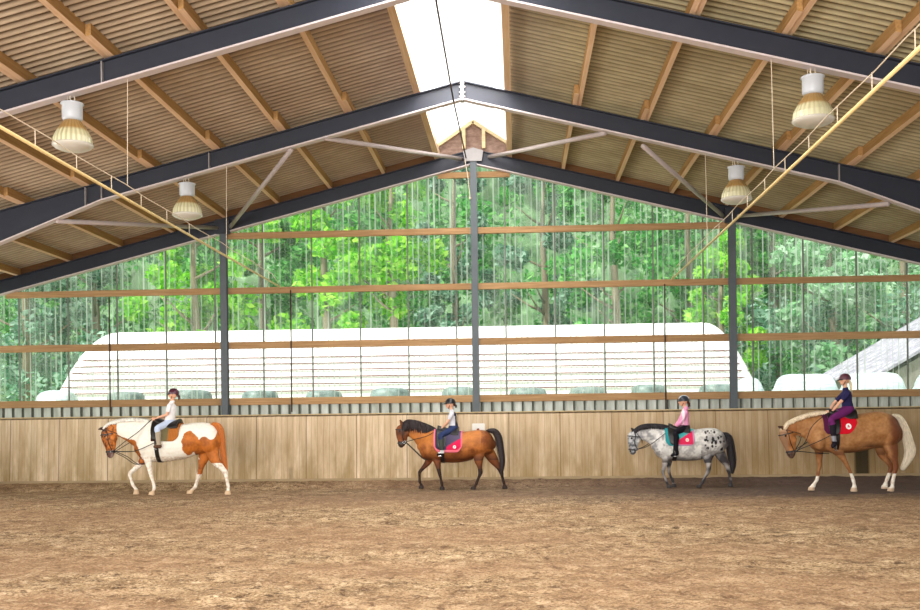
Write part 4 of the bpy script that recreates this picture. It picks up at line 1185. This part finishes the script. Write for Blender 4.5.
pd = empty('saddle_pad', h1.loc, 'brown and olive saddle pad on the pinto horse', 'saddle pad')
X0, X1 = h1.X(306), h1.X(430)
drape_sheet(h1, 'pad_cloth', X0, X1, lambda x: h1.Z(*[h1.inv(x, 0)[0], 304 - 22 * max(0, (x - X1 + .15) / .15) ** 2]), .010, .012, c1, pd)
saddle(h1, H1, 'black saddle under the child in white on the pinto horse')
WHT = hx((246, 244, 246))
h1.sh = 0
rider(h1, dict(head=(409, 91), neck=(403, 122), sh=(400, 148), hip=(392, 226), el=(380, 186), hand=(318, 206), knee=(334, 248), ankle=(341, 318), toe=(322, 331), ky=.30, fy=.34, hr=.100, q=.92,
      top='t_shirt', topc=lambda px, py, v: mixc(WHT, hx((214, 216, 226)), (py - 200) / 60), legc=lambda px, py, v: hx((196, 212, 240)), bootc=lambda px, py, v: hx((170, 158, 140)) if py < 318 else hx((96, 70, 56)),
      helm=(78, 34, 52), hairc=(64, 40, 34), hairl=.10, seed=3, peak=.3), 'child in white t-shirt, pale blue breeches and maroon helmet riding the pinto horse')

# ================= bay
def paint_bay(px, py, v, n, n2):
    b = mixc(hx((132, 70, 30)), hx((190, 116, 54)), .5 + n + n2 * .5)
    if py > 506: return hx((52, 42, 38))
    if py > 430: return mixc(hx((34, 24, 22)), hx((70, 44, 32)), n2 + .3)
    if py > 392 and (px > 240): return mixc(mixc(hx((110, 56, 26)), BLK, (py - 400) / 35), b, .15)
    if px < 170:
        if py > 312: return mixc(hx((48, 34, 30)), hx((84, 56, 44)), n2 + .4)
        return mixc(hx((84, 48, 28)), hx((134, 76, 40)), .5 + n)
    if py > 345: return mixc(b, hx((84, 44, 24)), (py - 340) / 52)  # belly shade painted into the coat
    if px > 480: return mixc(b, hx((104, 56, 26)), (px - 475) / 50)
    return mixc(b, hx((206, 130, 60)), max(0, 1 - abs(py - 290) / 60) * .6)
H2 = dict(s=197, x0=345, g=520, cx=370, Y=23.1, k=.9, seed=2, label='bay pony with black mane and tail walking second in line',
    trunk=[(212, 318, 352, .09), (228, 286, 385, .17), (262, 262, 398, .235), (310, 262, 402, .27), (365, 270, 404, .29), (415, 268, 398, .29), (460, 262, 382, .27), (500, 264, 370, .25), (525, 280, 360, .17), (535, 300, 345, .10)],
    neck=[(278, 310, 52, .13), (245, 300, 50, .115), (215, 276, 42, .095), (185, 260, 36, .08), (160, 252, 30, .072), (145, 250, 24, .066)],
    head=[(140, 244, 22, .06), (140, 262, 30, .088), (138, 285, 27, .082), (137, 305, 21, .062), (135, 320, 17, .055), (134, 330, 14, .05), (134, 336, 8, .035)],
    jaw=(152, 278), ear=(138, 238), eartip=(130, 217), eye=(128, 268), nostril=(125, 324),
    muscle=[(255, 345, .14, .22, .12), (490, 325, .19, .22, .13)],
    legs=[([(262, 352), (250, 398), (226, 428), (212, 446), (211, 465), (212, 488), (216, 497), (218, 504), (220, 509)], .12, 1),
          ([(275, 350), (290, 396), (297, 434), (301, 456), (305, 474), (309, 495), (310, 504), (311, 511), (312, 516)], -.12, 1),
          ([(485, 320), (470, 380), (474, 420), (476, 446), (468, 468), (458, 492), (453, 502), (449, 509), (446, 515)], -.12, 0),
          ([(490, 320), (530, 385), (556, 424), (568, 445), (573, 468), (579, 490), (582, 500), (584, 508), (585, 514)], .12, 0)],
    crest=[(140, 236), (165, 222), (205, 226), (240, 238), (268, 250), (284, 260)], mane_len=.26, fore=.13, hair=(44, 34, 36),
    tail=[(512, 264), (540, 268), (558, 292), (566, 340), (572, 400), (568, 456)], tailw=[10, 17, 18, 18, 16, 6],
    paint=paint_bay, bit=(148, 314), throat=(176, 284), tn=.66, tb=.16,
    sx=(290, 382), flap=(286, 330, 345), girth=312, stirrup=(304, 368), sy=290, fy=.32)
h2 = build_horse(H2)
bridle(h2, H2, 'dark bridle with pale reins on the bay pony', [([(200, 300, .2), (250, 286, .24)], (296, 260)), ([(185, 345, .09), (232, 388, .08), (262, 386, .07)], None)])
TR = hx((236, 120, 140))
def c2(px, py):
    e = min(px - 277, 397 - px, 9e9); lowz = 354 - 26 * max(0, (abs(px - 336) - 36) / 24) ** 2
    if e < 4 or py > lowz - 5: return TR
    if px > 330 and py > 296 + (392 - px) * .62: return hx((216, 36, 84))
    return mixc(hx((58, 54, 84)), hx((96, 88, 110)), (px - 300) / 90)
h2.sh = h2.off(-.27)
pd = empty('saddle_pad', h2.loc, 'navy and magenta saddle pad with pink binding on the bay pony', 'saddle pad')
X0b, X1b = h2.X(275), h2.X(399)
drape_sheet(h2, 'pad_cloth', X0b, X1b, lambda x: h2.Z(h2.inv(x, 0)[0], 357 - 26 * max(0, (abs(h2.inv(x, 0)[0] - 336) - 36) / 26) ** 2), .010, .012, c2, pd)
emblem(h2, 366, 334, .035, pd, inner=(216, 60, 100))
saddle(h2, H2, 'black saddle under the child with the peaked black helmet')
h2.sh = 0
rider(h2, dict(head=(349, 143), neck=(354, 170), sh=(357, 190), hip=(362, 258), el=(338, 226), hand=(300, 256), knee=(306, 286), ankle=(311, 352), toe=(292, 370), ky=.28, fy=.33, hr=.098, q=.86,
      top='polo_shirt', topc=lambda px, py, v: hx((50, 50, 66)) if px > 371 - (py < 200) * 4 else hx((212, 214, 224)), legc=lambda px, py, v: hx((48, 60, 98)), bootc=lambda px, py, v: hx((66, 72, 68)) if py < 348 else (hx((206, 206, 206)) if py < 360 else hx((30, 28, 32))),
      helm=(22, 20, 24), peak=.75, seed=4, hairc=(60, 44, 36), hairl=.07), 'child in pale grey shirt, jeans and peaked black helmet riding the bay pony')

# ================= spotted grey
SP = [(random.Random(77 + i).uniform(445, 540), random.Random(177 + i).uniform(258, 345), random.Random(277 + i).uniform(2, 5.5)) for i in range(22)] + [(487, 300, 8), (497, 312, 8), (482, 312, 5), (455, 270, 5), (508, 292, 5)]
def paint_spot(px, py, v, n, n2):
    if px < 158 and py < 266: return hx((52, 48, 52))
    b = mixc(hx((176, 174, 172)), hx((232, 230, 224)), .55 + n * 1.2 + n2 * .8)
    if py > 492: return hx((60, 56, 56))
    if py > 400: return mixc(hx((56, 54, 58)), hx((176, 170, 166)), .45 + n * 1.6 - (py - 400) / 260 + (.25 if px < 400 and py < 430 else 0))
    if px < 165: return mixc(hx((92, 96, 104)), hx((196, 198, 200)), .6 + n2 - (py - 300) / 110)
    if px > 435:
        for a, c_, r_ in SP:
            if math.hypot((px - a) * 1.0, (py - c_) * .8) < r_ * (1 + n2 * .6): return hx((34, 32, 36))
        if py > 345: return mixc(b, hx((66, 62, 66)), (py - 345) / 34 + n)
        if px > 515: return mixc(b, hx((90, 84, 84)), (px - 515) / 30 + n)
    if py > 366: return mixc(b, hx((92, 86, 84)), (py - 366) / 26)  # underside darkened with painted shade
    if px < 300: b = mixc(hx((150, 150, 152)), hx((222, 220, 216)), .55 + n * 1.6 + n2)
    return b
H3 = dict(s=198, x0=345, g=507, cx=600, Y=23.1, k=.88, seed=3, label='spotted grey pony with black tail walking third in line',
    trunk=[(232, 305, 345, .09), (250, 272, 374, .17), (278, 252, 386, .23), (320, 250, 390, .27), (375, 258, 392, .29), (425, 254, 388, .29), (468, 250, 374, .27), (505, 254, 362, .24), (530, 272, 352, .16), (540, 292, 338, .10)],
    neck=[(295, 300, 50, .13), (262, 294, 48, .115), (235, 282, 42, .095), (205, 272, 36, .08), (178, 270, 31, .072), (160, 274, 24, .066)],
    head=[(152, 270, 20, .06), (150, 288, 28, .086), (148, 310, 26, .08), (146, 330, 20, .06), (144, 345, 17, .055), (143, 356, 14, .05), (142, 363, 8, .035)],
    jaw=(162, 304), ear=(150, 264), eartip=(138, 249), eye=(138, 294), nostril=(133, 350),
    muscle=[(272, 335, .14, .22, .12), (500, 312, .19, .22, .13)],
    legs=[([(280, 345), (282, 384), (276, 418), (272, 440), (278, 458), (288, 482), (292, 491), (296, 498), (299, 503)], -.12, 1),
          ([(285, 345), (300, 384), (298, 418), (297, 440), (303, 458), (312, 478), (316, 487), (318, 494), (320, 499)], .12, 1),
          ([(490, 310), (462, 372), (466, 412), (464, 436), (452, 458), (440, 482), (434, 491), (430, 497), (427, 502)], -.12, 0),
          ([(495, 310), (525, 372), (545, 410), (552, 432), (556, 452), (560, 476), (561, 486), (562, 494), (562, 500)], .12, 0)],
    crest=[(150, 262), (172, 246), (205, 238), (245, 238), (280, 242), (305, 250)], mane_len=.10, fore=.10, hair=(40, 36, 40),
    tail=[(528, 276), (548, 282), (558, 306), (564, 350), (570, 400), (568, 444)], tailw=[9, 15, 17, 19, 19, 8],
    paint=paint_spot, bit=(160, 342), throat=(186, 316), tn=.66, tb=.16,
    sx=(306, 392), flap=(298, 342, 322), girth=326, stirrup=(322, 366), sy=275, fy=.32)
h3 = build_horse(H3)
bridle(h3, H3, 'black bridle with reins on the spotted grey pony', [([(205, 330, .2), (250, 300, .25)], (318, 245))])
def c3(px, py):
    if px > 340 and py > 262 + (402 - px) * .62:
        if py > 320 or px > 402: return hx((196, 150, 190))
        return hx((222, 48, 92))
    return mixc(hx((44, 140, 146)), hx((86, 196, 196)), (px - 300) / 90)
h3.sh = h3.off(-.27)
pd = empty('saddle_pad', h3.loc, 'turquoise and pink saddle pad on the spotted grey pony', 'saddle pad')
drape_sheet(h3, 'pad_cloth', h3.X(286), h3.X(408), lambda x: h3.Z(h3.inv(x, 0)[0], 326 - 22 * max(0, (abs(h3.inv(x, 0)[0] - 347) - 40) / 22) ** 2), .010, .012, c3, pd)
emblem(h3, 376, 303, .035, pd, (250, 226, 214), (226, 96, 120))
saddle(h3, H3, 'black saddle under the child in the pink hooded top')
h3.sh = 0
rider(h3, dict(head=(363, 130), neck=(367, 159), sh=(368, 182), hip=(368, 254), el=(352, 226), hand=(320, 244), knee=(328, 268), ankle=(330, 350), toe=(308, 370), ky=.28, fy=.33, hr=.098, q=.85, sleeve=1.0,
      top='hooded_top', topc=lambda px, py, v: mixc(hx((238, 150, 196)), hx((250, 226, 236)), 1 if 352 < px < 362 and py < 235 else .1), legc=lambda px, py, v: hx((28, 26, 34)), bootc=lambda px, py, v: hx((26, 24, 30)),
      helm=(38, 44, 56), peak=.35, seed=5, hairc=(70, 38, 26), hairl=.10, stripes=[('helmet_stripe', (-.35, 0, .35), (190, 200, 210))]), 'child in pink hooded top and black breeches riding the spotted grey pony')

# ================= palomino
def paint_pal(px, py, v, n, n2):
    if px < 106 and py < 292: return hx((74, 48, 36))
    b = mixc(hx((152, 100, 56)), hx((194, 142, 92)), .5 + n * .5 + n2 * .4)
    if py > 540: return hx((206, 178, 150))
    if px > 330 and py > 478: return mixc(hx((226, 206, 184)), W3, .5 + n2)
    if px < 330 and py > 492: return mixc(hx((226, 206, 184)), W3, .5 + n2)
    if px < 165:
        if py > 382: return mixc(hx((70, 50, 44)), hx((110, 80, 64)), n2 + .5)
        if px < 122 + (py - 300) * .12: return mixc(hx((120, 76, 44)), hx((222, 186, 150)), .2 if py > 300 else .5)
        return mixc(hx((150, 92, 48)), hx((190, 128, 72)), .5 + n)
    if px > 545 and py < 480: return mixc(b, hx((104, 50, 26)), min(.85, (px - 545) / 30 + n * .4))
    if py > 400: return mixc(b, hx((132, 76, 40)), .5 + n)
    if py > 365: return mixc(b, hx((120, 74, 42)), (py - 362) / 30)  # shade under the belly painted in
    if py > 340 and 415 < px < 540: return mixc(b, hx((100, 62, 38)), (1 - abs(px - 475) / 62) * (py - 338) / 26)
    return b
H4 = dict(s=214, x0=345, g=556, cx=760, Y=21.5, k=1.0, seed=4, label='palomino horse with flaxen mane and tail walking last in line at the right',
    trunk=[(210, 300, 345, .10), (232, 262, 372, .19), (268, 228, 386, .25), (312, 220, 390, .28), (375, 228, 392, .31), (430, 222, 386, .32), (480, 214, 374, .30), (530, 216, 366, .285), (572, 234, 362, .23), (594, 268, 345, .13)],
    neck=[(280, 290, 62, .14), (240, 290, 60, .125), (205, 284, 46, .10), (172, 280, 38, .085), (140, 284, 34, .075), (120, 294, 26, .068)],
    head=[(112, 290, 24, .064), (120, 312, 34, .09), (128, 340, 31, .083), (135, 368, 24, .062), (138, 388, 20, .055), (139, 402, 17, .052), (140, 412, 9, .036)],
    jaw=(146, 334), ear=(108, 286), eartip=(86, 277), eye=(112, 318), nostril=(127, 400), ew=.083,
    muscle=[(250, 328, .15, .24, .14), (545, 310, .20, .24, .15)],
    legs=[([(262, 335), (262, 385), (260, 425), (258, 448), (253, 474), (246, 508), (238, 522), (231, 534), (224, 545)], .14, 1),
          ([(275, 340), (335, 388), (362, 424), (376, 446), (388, 472), (400, 508), (403, 522), (404, 535), (404, 546)], -.14, 1),
          ([(540, 300), (558, 385), (572, 425), (578, 452), (572, 482), (565, 512), (564, 526), (562, 538), (558, 551)], -.14, 0),
          ([(535, 300), (528, 380), (548, 425), (562, 450), (554, 478), (544, 505), (540, 517), (537, 527), (535, 537)], .14, 0)],
    crest=[(108, 284), (125, 262), (160, 244), (205, 228), (250, 219), (290, 218)], mane_len=.07, fore=.10, hair=(240, 220, 190), tailc=(238, 224, 198),
    tail=[(570, 232), (598, 240), (620, 280), (634, 335), (642, 392), (608, 460)], tailw=[11, 15, 19, 25, 28, 14],
    paint=paint_pal, bit=(160, 382), throat=(178, 322), tn=.64, tb=.15,
    sx=(312, 424), flap=(300, 350, 318), girth=336, stirrup=(322, 374), sy=240, fy=.36)
H4['bit'] = (150, 386)
h4 = build_horse(H4)
bridle(h4, H4, 'dark bridle with reins on the palomino horse', [([(200, 345, .2), (225, 285, .25), (262, 246, .24)], (300, 220)), ([(180, 374, .14), (225, 355, .24), (262, 338, .34), (306, 316, .37)], None), ([(190, 386, .08), (240, 392, .06), (300, 394, .05)], None)])
h4.sh = h4.off(-.27)
pd = empty('saddle_pad', h4.loc, 'bright red saddle pad with a round white badge on the palomino horse', 'saddle pad')
def c4(px, py): return hx((84, 30, 66)) if px < 312 else hx((214, 22, 44))
drape_sheet(h4, 'pad_cloth', h4.X(282), h4.X(418), lambda x: h4.Z(h4.inv(x, 0)[0], 310 - 46 * max(0, (h4.inv(x, 0)[0] - 372) / 46) ** 2 - 22 * max(0, (300 - h4.inv(x, 0)[0]) / 20) ** 2), .010, .012, c4, pd)
emblem(h4, 380, 279, .055, pd, (246, 240, 240), (206, 40, 56))
saddle(h4, H4, 'black saddle under the child in navy shirt and purple breeches')
h4.sh = 0
rider(h4, dict(head=(369, 72), neck=(370, 107), sh=(374, 134), hip=(380, 208), el=(345, 178), hand=(302, 216), knee=(312, 246), ankle=(322, 342), toe=(312, 368), ky=.32, fy=.36, hr=.100, q=.95,
      top='t_shirt', topc=lambda px, py, v: hx((44, 42, 84)), legc=lambda px, py, v: hx((110, 40, 104)), bootc=lambda px, py, v: hx((34, 30, 40)) if py < 318 or py > 340 else hx((150, 150, 160)),
      helm=(88, 46, 60), peak=.4, seed=6, hairc=(232, 214, 176), hairl=.26), 'child in navy t-shirt, purple breeches and maroon helmet riding the palomino horse')


# ------------------------------------------------------------------ light
w = bpy.data.worlds.new('sky'); SC.world = w; w.use_nodes = True
nt = w.node_tree; bg = nt.nodes['Background']
sk = nt.nodes.new('ShaderNodeTexSky'); sk.sky_type = 'HOSEK_WILKIE'; sk.turbidity = 4; sk.sun_direction = Vector((-.45, .35, .85)).normalized()
mx = nt.nodes.new('ShaderNodeMix'); mx.data_type = 'RGBA'; mx.inputs[0].default_value = .8
nt.links.new(sk.outputs[0], mx.inputs[6]); mx.inputs[7].default_value = (1.0, .985, .97, 1)
nt.links.new(mx.outputs[2], bg.inputs[0]); bg.inputs[1].default_value = 1.8
sun = bpy.data.lights.new('sun', 'SUN'); sun.energy = 6.5; sun.angle = .02; sun.color = (1, .96, .9)
so = bpy.data.objects.new('sun', sun); COL.objects.link(so)
so.rotation_euler = Vector((-.50, -.38, .80)).to_track_quat('Z', 'Y').to_euler()
def area(name, loc, rot, sx, sy, e, c=(1, 1, 1)):
    l = bpy.data.lights.new(name, 'AREA'); l.shape = 'RECTANGLE'; l.size = sx; l.size_y = sy; l.energy = e; l.color = c
    o = bpy.data.objects.new(name, l); COL.objects.link(o); o.location = loc; o.rotation_euler = rot; return o
area('front_fill_light', (-4, -3, 2.6), (math.radians(97), 0, 0), 18, 4.5, 3300, (1, .96, .91))  # added fill lamp behind the camera to brighten the interior
area('left_fill_light', (-11.9, 16, 1.7), (math.radians(80), 0, math.radians(-90)), 5, 2.6, 330, (1, .93, .84))  # added warm fill brightening the left side; the wall has no door
area('ridge_daylight', (0, 13, 8.3), (0, 0, 0), 1.4, 20, 1500, (1, .98, .95))

SC.view_settings.view_transform = 'Standard'; SC.view_settings.look = 'None'; SC.view_settings.exposure = 0.0
cy = SC.cycles
cy.max_bounces = 7; cy.diffuse_bounces = 4; cy.glossy_bounces = 2; cy.transparent_max_bounces = 12; cy.transmission_bounces = 4
cy.sample_clamp_indirect = 6; cy.use_denoising = True
